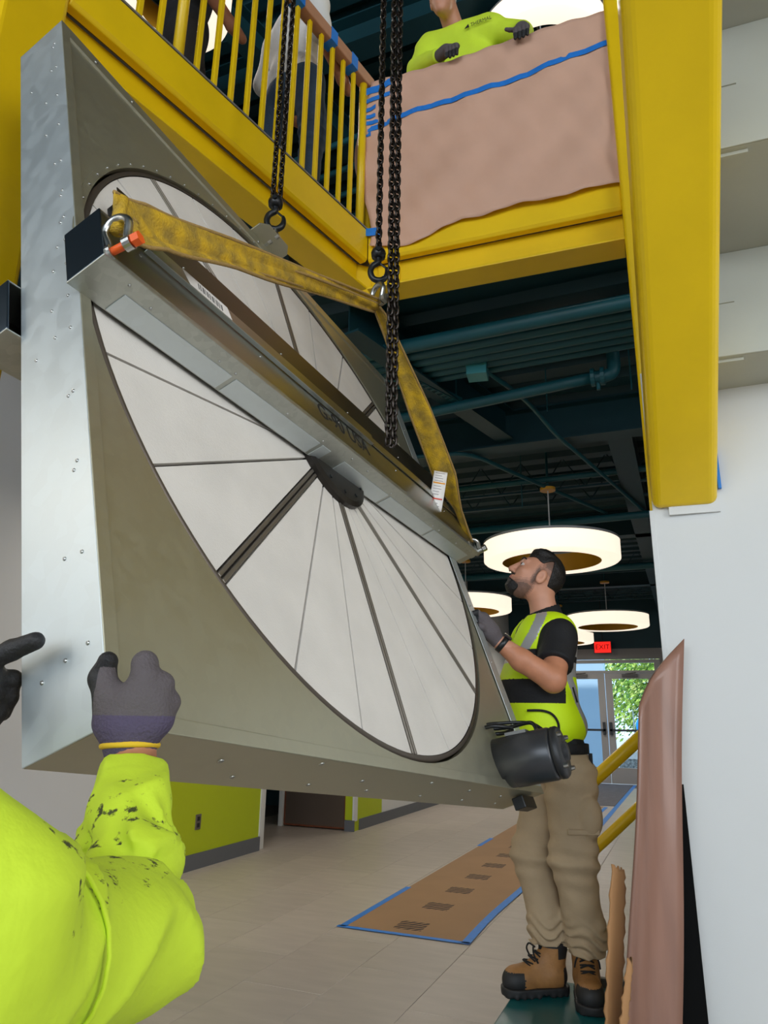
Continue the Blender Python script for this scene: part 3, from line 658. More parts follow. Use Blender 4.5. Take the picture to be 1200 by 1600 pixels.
# cover strip on the beam's underside with notched outline, and rivets
for x0, x1 in ((.06, .40), (.415, .80), (.815, .86), (.94, 1.24), (1.255, 1.62), (1.635, 2.0)):
    vs = [tl(x, -d, z) for z in (.8655, .868) for (x, d) in ((x0, .004), (x1, .004), (x1, .058), (x0, .058))]
    MB().add(vs, [(0,3,2,1),(4,5,6,7),(0,1,5,4),(1,2,6,5),(2,3,7,6),(3,0,4,7)]).build('cover_strip', GALV, bf, bevel=.0008, seg=1)
rv = MB()
def rivet(p, n, r=.0034):
    rv.lathe([(0, .0032), (r*.35, .0026), (r*.4, .001), (r*.75, .0026), (r, .0008), (r, 0)], 10, frame(Vector(p), n))
for x in (.05, .12, .34, .40, .62, .80, .95, 1.05, 1.24, 1.33, 1.60, 1.66, 1.84, 1.97): rivet(tl(x, -.08 if int(x*100) % 2 else -.068, .868), (0, 0, -1))
for x in (.08, .50, .9, 1.3, 1.75): rivet(tl(x, -.0925, .98), (0, -1, 0)); rivet(tl(x+.2, -.059, 1.16), (0, -1, 0))
for z in (.12, .28, .46, .62, .78, .88, .98, 1.06, 1.14, 1.24, 1.36, 1.52, 1.66, 1.80, 1.94):
    for yy in (.055+.02*math.sin(z*9),) + ((.03,) if int(z*50) % 3 else (.028, .12)): rivet((0, yy, z+.012*math.sin(yy*300)), (-1, 0, 0))
for x in (.1, .3, .55, .8, 1.1, 1.4, 1.7): rivet((x, .05+.03*math.sin(x*9), 0), (0, 0, -1), .006); rivet((x+.1, .12, 0), (0, 0, -1), .005)
for z in (.2, .5, .75, 1.1, 1.4, 1.7): rivet((1.955, -.0025, z), (0, -1, 0))
for a in range(16): rivet((CX+(RH+.008)*math.cos(R_(92+a*5)), .001, CZ+(RH+.008)*math.sin(R_(92+a*5))), (0, -1, 0), .0035)
for x in (.12, .26, .9, 1.3): rivet((x, -.0025, HC-.03), (0, -1, 0), .006)
rv.build('rivets', CHROME, cas, True)['kind'] = 'stuff'
# stencil on the beam face, barcode label
text('stencil_lettering', 'G-90 USA', .075, frame(Vector(tl(.93, -.0930, .965)), (0, -1, 0), (1, 0, TI)), INK, bf)['kind'] = 'stuff'
lb = MB().add([tl(.22, -.1085, 1.002), tl(.37, -.1085, 1.002), tl(.36, -.1085, 1.04), tl(.20, -.1085, 1.04)], [(0, 1, 2, 3)]).build('barcode_label', WHITEP, bf, thick=.0006)
br_ = MB()
for k in range(16): br_.box((.25+k*.0055+.001*(k % 3), -.1096, 1.010+TI*.28), (.2518+k*.0055+.001*(k % 2), -.109, 1.03+TI*.28))
br_.build('barcode', INK, bf)['kind'] = 'stuff'
# lifting lug on top edge
lug = MB(); lug.prism([(.86, .04), (.86, -.045), (.89, -.07), (1.01, -.07), (1.04, -.045), (1.04, .04)], HC, HC+.006, 'z'); lug.build('lifting_lug', GALV2, cas, bevel=.001)
# motor at the lower right corner
ax = Vector((0.03, -1.0, -.17)).normalized(); Mm = MC.inverted() @ Matrix.Identity(4)
Mmo = frame(Vector((1.655, .02, .086)), ax, (1, 0, 0))
mo = MB().lathe([(0, 0), (.079, 0), (.079, .055), (.081, .057), (.081, .185), (.078, .192), (.072, .196)], 48, Mmo).build('motor_body', mat('charcoal_motor_paint', (62, 63, 66), .32, .35), cas, True)
MB().lathe([(.072, .196), (.080, .198), (.080, .212), (.074, .220), (.05, .224), (.03, .222), (.028, .234), (0, .236)], 48, Mmo).build('end_bell', mat('motor_bell', (44, 45, 47), .45, .3), mo, True)
for k in range(4):
    a = PI/4+k*PI/2; MB().lathe([(0, .01), (.006, .01), (.008, .0), (.008, -.02)], 8, Mmo @ Matrix.Translation((.066*math.cos(a), .066*math.sin(a), .224))).build('bolt', CHROME, mo)
MB().box((-.03, .076, .05), (.03, .086, .12), Mmo).build('nameplate', mat('plate_grey', (110, 110, 108), .4, .5), mo)
def Lp(*p): return Mmo @ Vector(p)
cb = [Lp(.0, .078, .15), Lp(.02, .11, .13), Lp(.05, .115, .05), Lp(.03, .12, -.02), Lp(-.03, .115, -.03), Lp(-.05, .11, .03), Lp(.0, .10, .07), Lp(.05, .10, .02), Lp(.02, .105, -.04), Lp(-.05, .09, -.045), Lp(-.06, .05, -.03)]
MB().tube(smooth_path(cb, 7), .0065, 8).build('power_cable', BLACKP, mo, True)
cb2 = [Lp(.03, .074, .17), Lp(.05, .115, .12), Lp(.03, .13, .03), Lp(-.02, .125, -.01), Lp(-.06, .10, -.05)]
MB().tube(smooth_path(cb2, 7), .0055, 8).build('power_cable', BLACKP, mo, True)
MB().box((-.085, .03, -.05), (-.05, .055, -.02), Mmo).build('connector', mat('connector_white', (206, 204, 198), .5), mo, bevel=.004)
MB().lathe([(.008, 0), (.012, 0), (.012, .006), (.008, .006)], 12, frame(Lp(.0, .115, -.02), Lp(.05, .115, .02)-Lp(0, .115, -.02))).build('cable_tie', WHITEP, mo)
MB().box((1.80, .02, -.045), (1.93, .06, -.005)).build('bracket_foot', BLACKP, cas, bevel=.003)

# ================================================================== RIGGING
def link_chain(mb, p0, p1, pitch=.026, wr=.0044, iw=.0094):
    p0, p1 = Vector(p0), Vector(p1); d = (p1-p0); n = int(d.length/pitch); d.normalize(); x = d.orthogonal().normalized(); y = d.cross(x)
    x, y = (x*math.cos(.6)+y*math.sin(.6)), (y*math.cos(.6)-x*math.sin(.6))
    hl = pitch*.5+wr*.0; path = []
    for k in range(12):
        a = 2*PI*k/12; u, v = math.cos(a), math.sin(a)
        path.append((iw*u, math.copysign(hl-.003, v)*(1 if abs(v) > .2 else 0)+v*iw*.9))
    ring = []
    for i in range(n):
        c_ = p0+d*(i+.5)*pitch; w = x if i % 2 else y
        mb.tube([c_+w*u+d*v for u, v in path], wr, 5, closed=True)
def shackle(name, c_, pin_dir, bow_dir, span, hgt, r, label, pin_mat=CHROME, pin_ext=0.014):
    """c_: pin centre; bow extends along bow_dir"""
    e = empty(name, c_, 0, label, 'shackle'); a = Vector(pin_dir).normalized(); b = Vector(bow_dir); b = (b-a*b.dot(a)).normalized()
    h = span/2; bow = [a*(-h)-b*.004, a*(-h)+b*hgt*.25]
    for k in range(9):
        t = PI*k/8; bow.append(a*(-math.cos(t)*h*1.28)+b*(hgt*.58+math.sin(t)*h*1.25))
    bow += [a*h+b*hgt*.25, a*h-b*.004]
    MB().tube(smooth_path(bow, 4), r, 12).build('bow', CHROME, e, True)
    for s in (-1, 1): MB().lathe([(0, -r*.95), (r*1.7, -r*.95), (r*1.7, r*.95), (0, r*.95)], 16, frame(a*h*s, a)).build('eye', CHROME, e)
    MB().tube([a*(-h-pin_ext*.6), a*(h+pin_ext)], r*.95, 12).build('pin', pin_mat, e, True)
    MB().lathe([(0, 0), (r*1.6, 0), (r*1.6, .016), (0, .016)], 6, frame(a*(h+pin_ext*.8), a)).build('pin_head', pin_mat, e)
    return e
def hook(name, top, d, side, size, label):
    """hook hanging from 'top', opening towards side"""
    e = empty(name, top, 0, label, 'hook'); z = Vector((0, 0, 1)); x = Vector(side).normalized(); s = size
    MB().lathe([(0, 0), (s*.34, -.05*s), (s*.42, -.25*s), (s*.38, -.55*s), (s*.2, -.62*s), (0, -.62*s)], 14).build('swivel', BLACKP, e, True)
    yv = z.cross(x)
    MB().tube([yv*s*.5-z*.3*s, -yv*s*.5-z*.3*s], s*.13, 8).build('bolt', DSTEEL, e)
    pts = [(-.0, -.55), (0, -.85), (-.32, -1.1), (-.42, -1.5), (-.25, -1.9), (.12, -2.0), (.42, -1.8), (.5, -1.45), (.44, -1.2)]
    MB().tube(smooth_path([x*p*s+z*q*s for p, q in pts], 5), [s*(.17-.0*i) if i < 30 else s*(.17-.008*(i-30)) for i in range(41)], 10).build('hook_body', BLACKP, e, True)
    MB().tube([x*.02*s-z*.85*s, x*.42*s-z*1.2*s], s*.06, 6).build('latch', DSTEEL, e)
    return e
# chain 1 to the top lug
lugp = L2W(.95, -.045, HC+.010)
sh1 = shackle('shackle', lugp, MC.to_3x3() @ Vector((0, 1, 0)), (0, 0, 1), .034, .055, .008, 'small steel shackle in the lug on the casing top edge')
hk1 = hook('chain_hook', lugp+Vector((0, 0, .185)), None, r0, .072, 'black hoist hook holding the small shackle on the casing top edge')
c1 = MB(); q = lugp+Vector((0, 0, .185))
link_chain(c1, q+r0*.015, q+r0*.02+Vector((0, 0, 3.4))); link_chain(c1, q-r0*.013, q-r0*.014+Vector((0, 0, 3.4)))
tag(c1.build('hoist_chain', CHAINM, None, True), 'doubled dark hoist chain dropping to the casing top edge', 'chain')
# master shackle, chain 2
MP = Vector((-.871, 1.994, 2.564))
sh2 = shackle('shackle', MP-r0*.0+Vector((0, 0, -.012)), (r0*.6+Vector((fw.x, fw.y, 0)).normalized()*-.8), (0, 0, 1), .05, .075, .0095, 'large steel shackle gathering the yellow sling in mid air')
hk2 = hook('chain_hook', MP+Vector((0, 0, .21)), None, r0, .064, 'black hoist hook holding the large sling shackle')
c2 = MB(); link_chain(c2, MP+Vector((0, 0, .205)), MP+Vector((0, 0, 3.2)), .027, .0046, .0098)
tag(c2.build('hoist_chain', CHAINM, None, True), 'single dark hoist chain dropping to the sling shackle', 'chain')
c3 = MB(); q = Vector((-.73, 1.93, 1.945)) ; q = Vector((-.79, 1.95, 2.0))
link_chain(c3, q+r0*.004, q+r0*.012+Vector((0, 0, 3.7))); link_chain(c3, q-r0*.014, q-r0*.016+Vector((0, 0, 3.7)))
c3.tube(smooth_path([q+r0*.004+Vector((0,0,.002)), q-r0*.004-Vector((0,0,.012)), q-r0*.014+Vector((0,0,.002))], 4), .0036, 6)
tag(c3.build('hand_chain', CHAINM, None, True), 'hanging loop of dark hoist chain in front of the sling', 'chain')
# end shackles on the beam
Cn = MC.to_3x3() @ Vector((0, -1, 0)); Cup = MC.to_3x3() @ Vector((0, 0, 1)); Cxx = MC.to_3x3() @ Vector((1, 0, 0))
SLp = L2W(-.012, -.118, .888)
sh3 = shackle('shackle', SLp, (Cn*.9+r0*.3), Cup*.9-Cxx*.1, .044, .085, .0085, 'galvanized shackle with orange pin at the upper left beam end', ORANGE)
SRp = L2W(2.055, -.085, 1.005)
sh4 = shackle('shackle', SRp, Cn, Cup*.7-Cxx*.7, .045, .06, .009, 'galvanized shackle at the right beam end')
MB().tube([Cxx*-.06-Cn*.02, Cxx*.02], .012, 10).build('eye_bolt', CHROME, sh4)
# sling straps
sg = empty('lifting_sling', SLp, 0, 'dirty yellow webbing sling between the shackles', 'sling')
def ribbon(path, wid, wdir, name, m_=SLING, th=.006, edge=True):
    base = sg.location; path = smooth_path(path, 8); n = len(path)
    def lerp(a, t): f_ = t*(len(a)-1); i = min(int(f_), len(a)-2); return a[i]+(a[i+1]-a[i])*(f_-i)
    g = []; e1 = []; e2 = []
    for i, p in enumerate(path):
        t = i/(n-1); w = lerp(wid, t); dv = lerp([Vector(x) for x in wdir], t).normalized()
        tn = (path[min(i+1, n-1)]-path[max(i-1, 0)]).normalized(); dv = (dv-tn*dv.dot(tn)).normalized(); nn = tn.cross(dv)
        row = [p-base+dv*(w*(k/6-.5))+nn*(.004*math.sin(k*1.3+i*.5)) for k in range(7)]; g.append(row); e1.append(row[0]); e2.append(row[-1])
    s_ = MB().grid(g).build(name, m_, sg, True, thick=th)
    if edge:
        MB().tube(e1, .0045, 6).build('edge_binding', SLINGE, s_, True); MB().tube(e2, .0045, 6).build('edge_binding', SLINGE, s_, True)
up = Vector((0, 0, 1)); A0 = SLp+Cup*.075+Cn*.006
dS = (MP-A0).normalized()
A0b = A0-up*.0
m1 = A0.lerp(MP, .5)
fh = Vector((fw.x, fw.y, 0)).normalized()
ribbon([A0-dS*.010+up*.020, A0+dS*.05+up*.018, A0+dS*.12+up*.015, A0.lerp(MP, .3)+up*.012, A0.lerp(MP, .65), MP-up*.015], [.078, .078, .076, .062, .046, .036], [up, up, up, up*.9+r0*.1, up*.6-fw*.5, up*.4-fw*.8], 'strap')
ribbon([A0+dS*.03-up*.014+r0*.012, A0+dS*.09-up*.024+r0*.01, A0.lerp(MP, .3)-up*.012, A0.lerp(MP, .65)-up*.012, MP-up*.03], [.07, .066, .05, .04, .03], [up*.5+fw*.6, up*.3+fw*.8, up*.5+fw*.5, up*.4-fw*.6, up*.3-fw*.8], 'strap')
MB().tube([A0-dS*.004-up*.020+fh*.006-sg.location, A0-dS*.004+up*.060+fh*.006-sg.location], .0135, 14).build('strap_eye', SLING, sg, True)
B0 = SRp+(Cup*.7-Cxx*.7).normalized()*.055
ribbon([MP-up*.02, MP.lerp(B0, .12)-up*.01, MP.lerp(B0, .4), MP.lerp(B0, .68), B0.lerp(MP, .16), B0], [.03, .04, .080, .090, .042, .028], [r0*.6-fw, r0, r0+cu*.2, r0, r0*.5-fw, r0-fw*.4], 'strap')
# white tag on the sling
tg = empty('sling_tag', MP.lerp(B0, .67), 0, 'white printed tag hanging from the yellow sling', 'tag')
tg.location = Vector(tg.location)-r0*.012-Vector((fw.x, fw.y, 0))*.02
tv = (r0*-.16-up).normalized(); tw = (r0-tv*r0.dot(tv)).normalized(); tn_ = tv.cross(tw); tn_ = tn_ if tn_.dot(fw) < 0 else -tn_
g = [[tw*(k-.5)*.054+tv*(.165*i/10)+tn_*(.012*math.sin(i*.35)) for k in range(2)] for i in range(11)]
MB().grid(g).build('tag_sheet', WHITEP, tg, True, thick=.0012)
def tband(i0, h, x0, x1, m_, nm='print_band'):
    b0 = tv*i0+tn_*(.012*math.sin(i0/.165*3.5)+.0018)
    MB().add([b0+tw*x0, b0+tw*x1, b0+tw*x1+tv*h, b0+tw*x0+tv*h], [(0, 1, 2, 3)]).build(nm, m_, tg)
tband(.050, .006, -.024, .024, mat('tag_orange', (224, 150, 30), .6)); tband(.116, .005, -.02, .022, mat('tag_red', (214, 60, 40), .6))
TXT = mat('tag_grey_print', (150, 140, 140), .7)
for k in range(13):
    i0 = .008+k*.0115
    if abs(i0-.052) < .008 or abs(i0-.118) < .008: continue
    tband(i0, .0022, -.02, .004+.016*random.random(), TXT, 'print_line')

# ================================================================== PEOPLE
def head_parts(hc, tilt, turn_to, k=1.0):
    """returns function world->head-local (x forward, y left, z up)"""
    f = np.array(turn_to, float); f /= np.linalg.norm(f); zup = np.array([0, 0, 1.]); l = np.cross(zup, f); l /= np.linalg.norm(l); u = np.cross(f, l)
    f2 = f*math.cos(tilt)+u*math.sin(tilt); u2 = u*math.cos(tilt)-f*math.sin(tilt)
    Bm = np.stack([f2, l, u2], 1).astype(np.float32); c_ = np.array(hc, np.float32)
    return (lambda P: ((P-c_) @ Bm)/k), Bm, c_
def head_sdf(Q):
    d = ell(Q, (-.012, 0, .032), (.098, .077, .098))
    d = smin(d, ell(Q, (.032, 0, -.045), (.060, .058, .075)), .03)
    d = smin(d, ell(Q, (.050, 0, -.025), (.044, .052, .062)), .02); d = smin(d, ell(Q, (.066, 0, -.056), (.032, .036, .030)), .015)
    d = smin(d, ell(Q, (.070, 0, -.094), (.026, .028, .022)), .025)
    d = smin(d, ell(Q, (.080, 0, .040), (.018, .050, .014)), .02)
    for s in (-1, 1):
        d = smin(d, ell(Q, (.066, .040*s, -.012), (.022, .022, .018)), .02)
        d = -smin(-d, ell(Q, (.100, .032*s, .016), (.014, .017, .011)), .010)
        c_ = (.0825, .0315*s, .016); b_ = ell(Q, c_, (.0130, .0135, .0130)); d = smin(d, np.maximum(b_, .0205-Q[:, 2]), .003); d = smin(d, np.maximum(b_, Q[:, 2]-.0105), .003)
        e = ell(Q, (-.012, .080*s, .0), (.022, .010, .034)); e = -smin(-e, ell(Q, (-.008, .089*s, .003), (.010, .007, .018)), .006); d = smin(d, e, .006)
    d = smin(d, cap(Q, (.094, 0, .024), (.116, 0, -.022), .009, .014), .010)
    for s in (-1, 1): d = smin(d, ell(Q, (.104, .011*s, -.027), (.010, .008, .008)), .006)
    d = smin(d, ell(Q, (.093, 0, -.052), (.013, .024, .006)), .006); d = smin(d, ell(Q, (.091, 0, -.064), (.013, .022, .007)), .006)
    return d
def eyes(parent, Bm, hc, off, k=1.):
    for s in (-1, 1):
        p = Vector(hc)+Vector(Bm @ np.array([.0822*k, .0315*s*k, .016*k], np.float32))-Vector(off)
        M = frame(p, Vector(Bm[:, 0]))
        mb = MB(); mb.lathe([(0, -.0118), (.008, -.0085), (.0118, 0), (.0098, .0065), (.0085, .0081)], 14, M); mb.cur = 1; mb.lathe([(.0085, .0081), (.005, .0106), (0, .0117)], 14, M)
        mb.build('eye', [mat('eye_white', (186, 174, 168), .3), mat('eye_iris', (40, 26, 18), .2)], parent, True)
        b = [Vector(hc)+Vector(Bm @ np.array([x*k, y*s*k, z*k], np.float32))-Vector(off) for x, y, z in ((.099, .012, .040), (.096, .030, .047), (.082, .050, .041))]
        MB().tube(smooth_path(b, 4), [.002]+[.0042]*7+[.0015], 6).build('eyebrow', HAIR, parent, True)

# ---------------- worker standing at the right (local axes: x right in view, y away, z up)
MAN = np.array([.76, 3.2, .13])
ef = Vector((-math.sin(YAW), math.cos(YAW), 0))
man = empty('person', r0*MAN[0]+ef*MAN[1]+Vector((0, 0, MAN[2])), YAW, 'standing worker in lime safety vest and khaki trousers looking up', 'person')
hc = (.697, 3.2, 1.787); toL, HB, HC3 = head_parts(hc, R_(34), (-1, 0.02, 0))
NECK = [('c', (.735, 3.2, 1.60), (.715, 3.2, 1.72), .062, .058)]
TOR = [('e', (.715, 3.2, 1.47), (.125, .175, .16)), ('e', (.70, 3.2, 1.28), (.13, .165, .2)), ('e', (.755, 3.2, 1.05), (.115, .165, .14)), ('c', (.755, 3.05, 1.525), (.755, 3.35, 1.525), .062, .062)]
ARM = [('c', (.757, 3.06, 1.50), (.690, 2.93, 1.325), .056, .050), ('c', (.690, 2.93, 1.325), (.565, 2.925, 1.40), .050, .044), ('c', (.565, 2.925, 1.40), (.470, 2.93, 1.478), .044, .029)]
ARMR = [('c', (.745, 3.35, 1.50), (.64, 3.40, 1.26), .056, .048), ('c', (.64, 3.40, 1.26), (.43, 3.18, 1.36), .046, .03), ('c', (.43, 3.18, 1.36), (.385, 3.10, 1.38), .032, .03)]
def man_body(P):
    d = head_sdf(toL(P)); d = smin(d, uni(P, NECK, .03), .03); d = smin(d, uni(P, TOR, .06)+.02, .05)
    d = smin(d, uni(P, ARM, .02), .02); return smin(d, uni(P, ARMR, .02), .02)
def body_pick(c_):
    q = toL(c_.astype(np.float32)); m_ = np.zeros(len(c_), int); m_[c_[:, 2] < 1.45] = 1
    x, y, z = q.T; hd = c_[:, 2] > 1.655; rr = np.random.default_rng(3).random(len(c_))
    jaw = np.clip((-.022-z-.45*np.maximum(0, x-.03))*26, 0, 1)*np.clip((x+.016)*50, 0, 1)*np.clip((z+.155)*40, 0, 1)
    sb = np.clip((.020-np.abs(x-.010))*70, 0, 1)*np.clip((.06-z)*30, 0, 1)*np.clip((z+.07)*30, 0, 1)*(np.abs(y) > .05)
    fade = np.clip((z+.01-.2*np.maximum(0, x))*14, 0, 1)*np.clip((.026-x)*30, 0, 1)*(np.abs(y) > .04)
    v = np.maximum(np.maximum(jaw, sb), fade)
    m_[hd & (v > .18)] = 4; m_[hd & (v > .5)] = 5; m_[hd & (v > .85)] = 2
    m_[hd & (np.abs(y) > .0795) & (z < .034) & (z > -.034) & (x > -.034) & (x < .012)] = 0
    m_[hd & (x > .078) & (np.abs(y) < .034) & (z < -.034) & (z > -.046)] = 2
    m_[hd & (x > .088) & (np.abs(y) < .022) & (z > -.070) & (z < -.047)] = 3
    return m_
blob('body', man_body, (.34, 2.86, .98), (.90, 3.46, 1.92), .0050, [SKIN, SKIN2, STUB, mat('lips', (166, 92, 82), .5), mat('stubble_faint', (178, 126, 102), .55, var=.10, vscale=70), mat('stubble_light', (148, 104, 84), .55, var=.12, vscale=70)], man, body_pick, MAN)
eyes(man, HB, HC3, MAN)
def man_hair(P):
    Q = toL(P); d = ell(Q, (-.014, 0, .036), (.106, .0815, .106)); d = smin(d, ell(Q, (.03, 0, .112), (.055, .055, .026)), .03)
    d = d+wrink(Q, .0016, 150)
    cut = np.minimum(Q[:, 2]-.066+.75*np.minimum(0, Q[:, 0]-.01)+.006*np.sin(90*Q[:, 0]), .078-Q[:, 0]-.5*np.maximum(0, np.abs(Q[:, 1])-.04))
    back = np.minimum(-.052-Q[:, 0]+.25*(Q[:, 2]), Q[:, 2]+.050)
    keep = np.maximum(cut, back)
    return np.maximum(d, -keep)
blob('hair', man_hair, (.56, 3.05, 1.62), (.86, 3.35, 1.92), .004, HAIR, man, None, MAN)
def man_beard(P):
    Q = toL(P); d = head_sdf(Q)-.0035+wrink(Q, .0012, 170)
    keep = np.minimum(-.077-Q[:, 2]+.3*(Q[:, 0]-.06), Q[:, 0]-.040-.3*np.abs(Q[:, 1])+.004*np.sin(120*Q[:, 2]))
    must = np.minimum(np.minimum(-.037-Q[:, 2], Q[:, 2]+.046), np.minimum(Q[:, 0]-.082, .028-np.abs(Q[:, 1])))
    return np.maximum(np.maximum(d, -np.maximum(keep, must)), -(Q[:, 2]+.128))
blob('beard', man_beard, (.50, 3.08, 1.62), (.74, 3.32, 1.86), .0035, HAIR, man, None, MAN)
# black polo shirt
SLV = [('c', (.757, 3.06, 1.50), (.707, 2.963, 1.37), .073, .075)]; SLVR = [('c', (.745, 3.35, 1.50), (.675, 3.385, 1.35), .072, .072)]
def man_shirt(P):
    d = uni(P, TOR, .06)-.002
    d = smin(d, uni(P, SLV, .02), .035); d = smin(d, uni(P, SLVR, .02), .03)
    col_ = cap(P, (.735, 3.2, 1.585), (.722, 3.2, 1.665), .083, .075); d = smin(d, col_, .02)
    ax = np.array([-.30, -.58, -.76]); d = d+wrink(P, .003, 34, 1)
    cutS = (P-np.array([.713, 2.976, 1.385], np.float32)) @ (ax/np.linalg.norm(ax)).astype(np.float32)
    d = np.maximum(d, np.where((P[:, 1] < 3.05) & (P[:, 2] < 1.48), cutS, -1))
    ax2 = np.array([-.35, .2, -.9]); cutR = (P-np.array([.675, 3.385, 1.345], np.float32)) @ (ax2/np.linalg.norm(ax2)).astype(np.float32)
    d = np.maximum(d, np.where((P[:, 1] > 3.34) & (P[:, 2] < 1.46), cutR, -1))
    nk = (P-np.array([.72, 3.2, 1.645], np.float32)) @ np.array([-.35, 0, .94], np.float32)
    d = np.maximum(d, nk); d = np.maximum(d, -cap(P, (.735, 3.2, 1.62), (.70, 3.2, 1.75), .066, .066))
    return np.maximum(d, 1.02-P[:, 2])
blob('shirt', man_shirt, (.50, 2.84, 1.0), (.92, 3.48, 1.70), .0075, BLACKF, man, None, MAN)
# safety vest
VST = [('e', (.712, 3.2, 1.47), (.142, .188, .165)), ('e', (.685, 3.2, 1.29), (.165, .185, .20)), ('e', (.715, 3.2, 1.14), (.165, .185, .12)), ('c', (.757, 3.09, 1.535), (.757, 3.31, 1.535), .076, .076)]
def man_vest(P):
    d = uni(P, VST, .05)-.004+wrink(P, .0045, 26, 2)*np.clip((1.40-P[:, 2])*6, .25, 1)
    for s, y in ((-1, 3.02), (1, 3.38)):
        d = np.maximum(d, -cap(P, (.752, y-.10*(-s), 1.50), (.752, y+.20*s, 1.40), .098, .098)); d = np.maximum(d, -cap(P, (.735, y+.03*s, 1.50), (.715, y+.03*s, 1.40), .082, .085))
    d = np.maximum(d, -cap(P, (.74, 3.2, 1.58), (.69, 3.2, 1.78), .088, .12))
    d = np.maximum(d, -ell(P, (.575, 3.2, 1.62), (.09, .075, .16)))
    return np.maximum(d, 1.075+.18*(P[:, 0]-.80)*0-P[:, 2])
def vest_pick(c_):
    a, dd, z = c_.T; m_ = np.zeros(len(c_), int); back = a > .765; near = dd < 3.2
    m_[(z > 1.455) & (a < .73) & (np.abs((a-.63)-.55*(z-1.50)) < .020)] = 1
    m_[(z > 1.43) & (z < 1.458) & (a < .70)] = 2
    m_[(z < 1.43) & (z > 1.405) & (a < .70)] = 1
    m_[back & (z > 1.345) & (z < 1.405)] = 1; m_[back & (z > 1.405) & (z < 1.428)] = 2; m_[back & (z > 1.428) & (z < 1.50)] = 1; m_[back & (z > 1.50) & (z < 1.52)] = 2
    m_[(~back) & (z > 1.235) & (z < 1.335)] = 2
    sx = .770+.11*(1.36-z)/.26
    m_[(np.abs(a-sx-.012) < .020) & (z < 1.35) & near] = 1
    edge = (z > 1.44) & back & (a < .79); m_[edge] = 0
    return m_
blob('safety_vest', man_vest, (.48, 2.95, 1.05), (.94, 3.45, 1.66), .0065, [HIVIS, SILVER, BLACKF], man, vest_pick, MAN)
zp = [(.60, 3.028, 1.205), (.66, 3.012, 1.205), (.70, 3.008, 1.190), (.722, 3.010, 1.155), (.722, 3.014, 1.11)]
MB().tube(smooth_path([Vector(p)-Vector(MAN) for p in zp], 6), .005, 6).build('pocket_zip', BLACKF, man, True)
MB().tube([Vector((.79, 3.012, 1.30))-Vector(MAN), Vector((.807, 3.02, 1.24))-Vector(MAN)], .0035, 6).build('zip_pull', BLACKF, man, True)
# trousers
TRO = [('e', (.765, 3.2, 1.0), (.115, .165, .12)), ('c', (.79, 3.12, .95), (.775, 3.10, .64), .105, .092), ('c', (.775, 3.10, .64), (.822, 3.145, .36), .090, .072), ('c', (.822, 3.145, .38), (.826, 3.155, .285), .076, .066),
       ('c', (.745, 3.28, .95), (.645, 3.26, .64), .10, .085), ('c', (.645, 3.26, .64), (.690, 3.235, .37), .083, .068), ('c', (.690, 3.235, .39), (.688, 3.23, .305), .074, .066)]
def man_tro(P):
    d = uni(P, TRO, .025); z = P[:, 2]
    fold = np.clip((.44-z)*9, 0, 1)*.0075*np.sin(z*150+5*np.sin(P[:, 0]*30)+3*np.sin(P[:, 1]*25)) + np.clip(1-np.abs(z-.64)*7, 0, 1)*.005*np.sin(z*95+8*P[:, 0]+9*P[:, 1]) + np.clip(1-np.abs(z-.93)*9, 0, 1)*.005*np.sin(z*70+20*P[:, 0])
    d = d+fold*1.3+wrink(P, .005, 26, 3)+wrink(P, .002, 60, 1)
    pk = ell(P, (.83, 3.04, .80), (.055, .06, .085)); d = smin(d, pk, .01)
    d = np.maximum(d, np.maximum(z-1.07, np.where(P[:, 0] < .758, .308, .284)-z)); return d
blob('trousers', man_tro, (.52, 2.94, .25), (.94, 3.42, 1.09), .0075, KHAKI, man, None, MAN)
bl = MB(); bl.lathe([(1, -.02), (1.03, -.018), (1.03, .018), (1, .02)], 40, Matrix.Translation(Vector((.765, 3.2, 1.055))-Vector(MAN)) @ Matrix.Diagonal((.117, .168, 1, 1))); bl.build('belt', BLACKF, man, True)
MB().box((.855-MAN[0], 3.06-MAN[1], .97-MAN[2]), (.867-MAN[0], 3.075-MAN[1], 1.04-MAN[2])).build('belt_strap', BLACKF, man)
MB().box((.735-MAN[0], 2.995-MAN[1], .74-MAN[2]), (.86-MAN[0], 3.01-MAN[1], .76-MAN[2])).build('pocket_flap', KHAKI, man, bevel=.004)
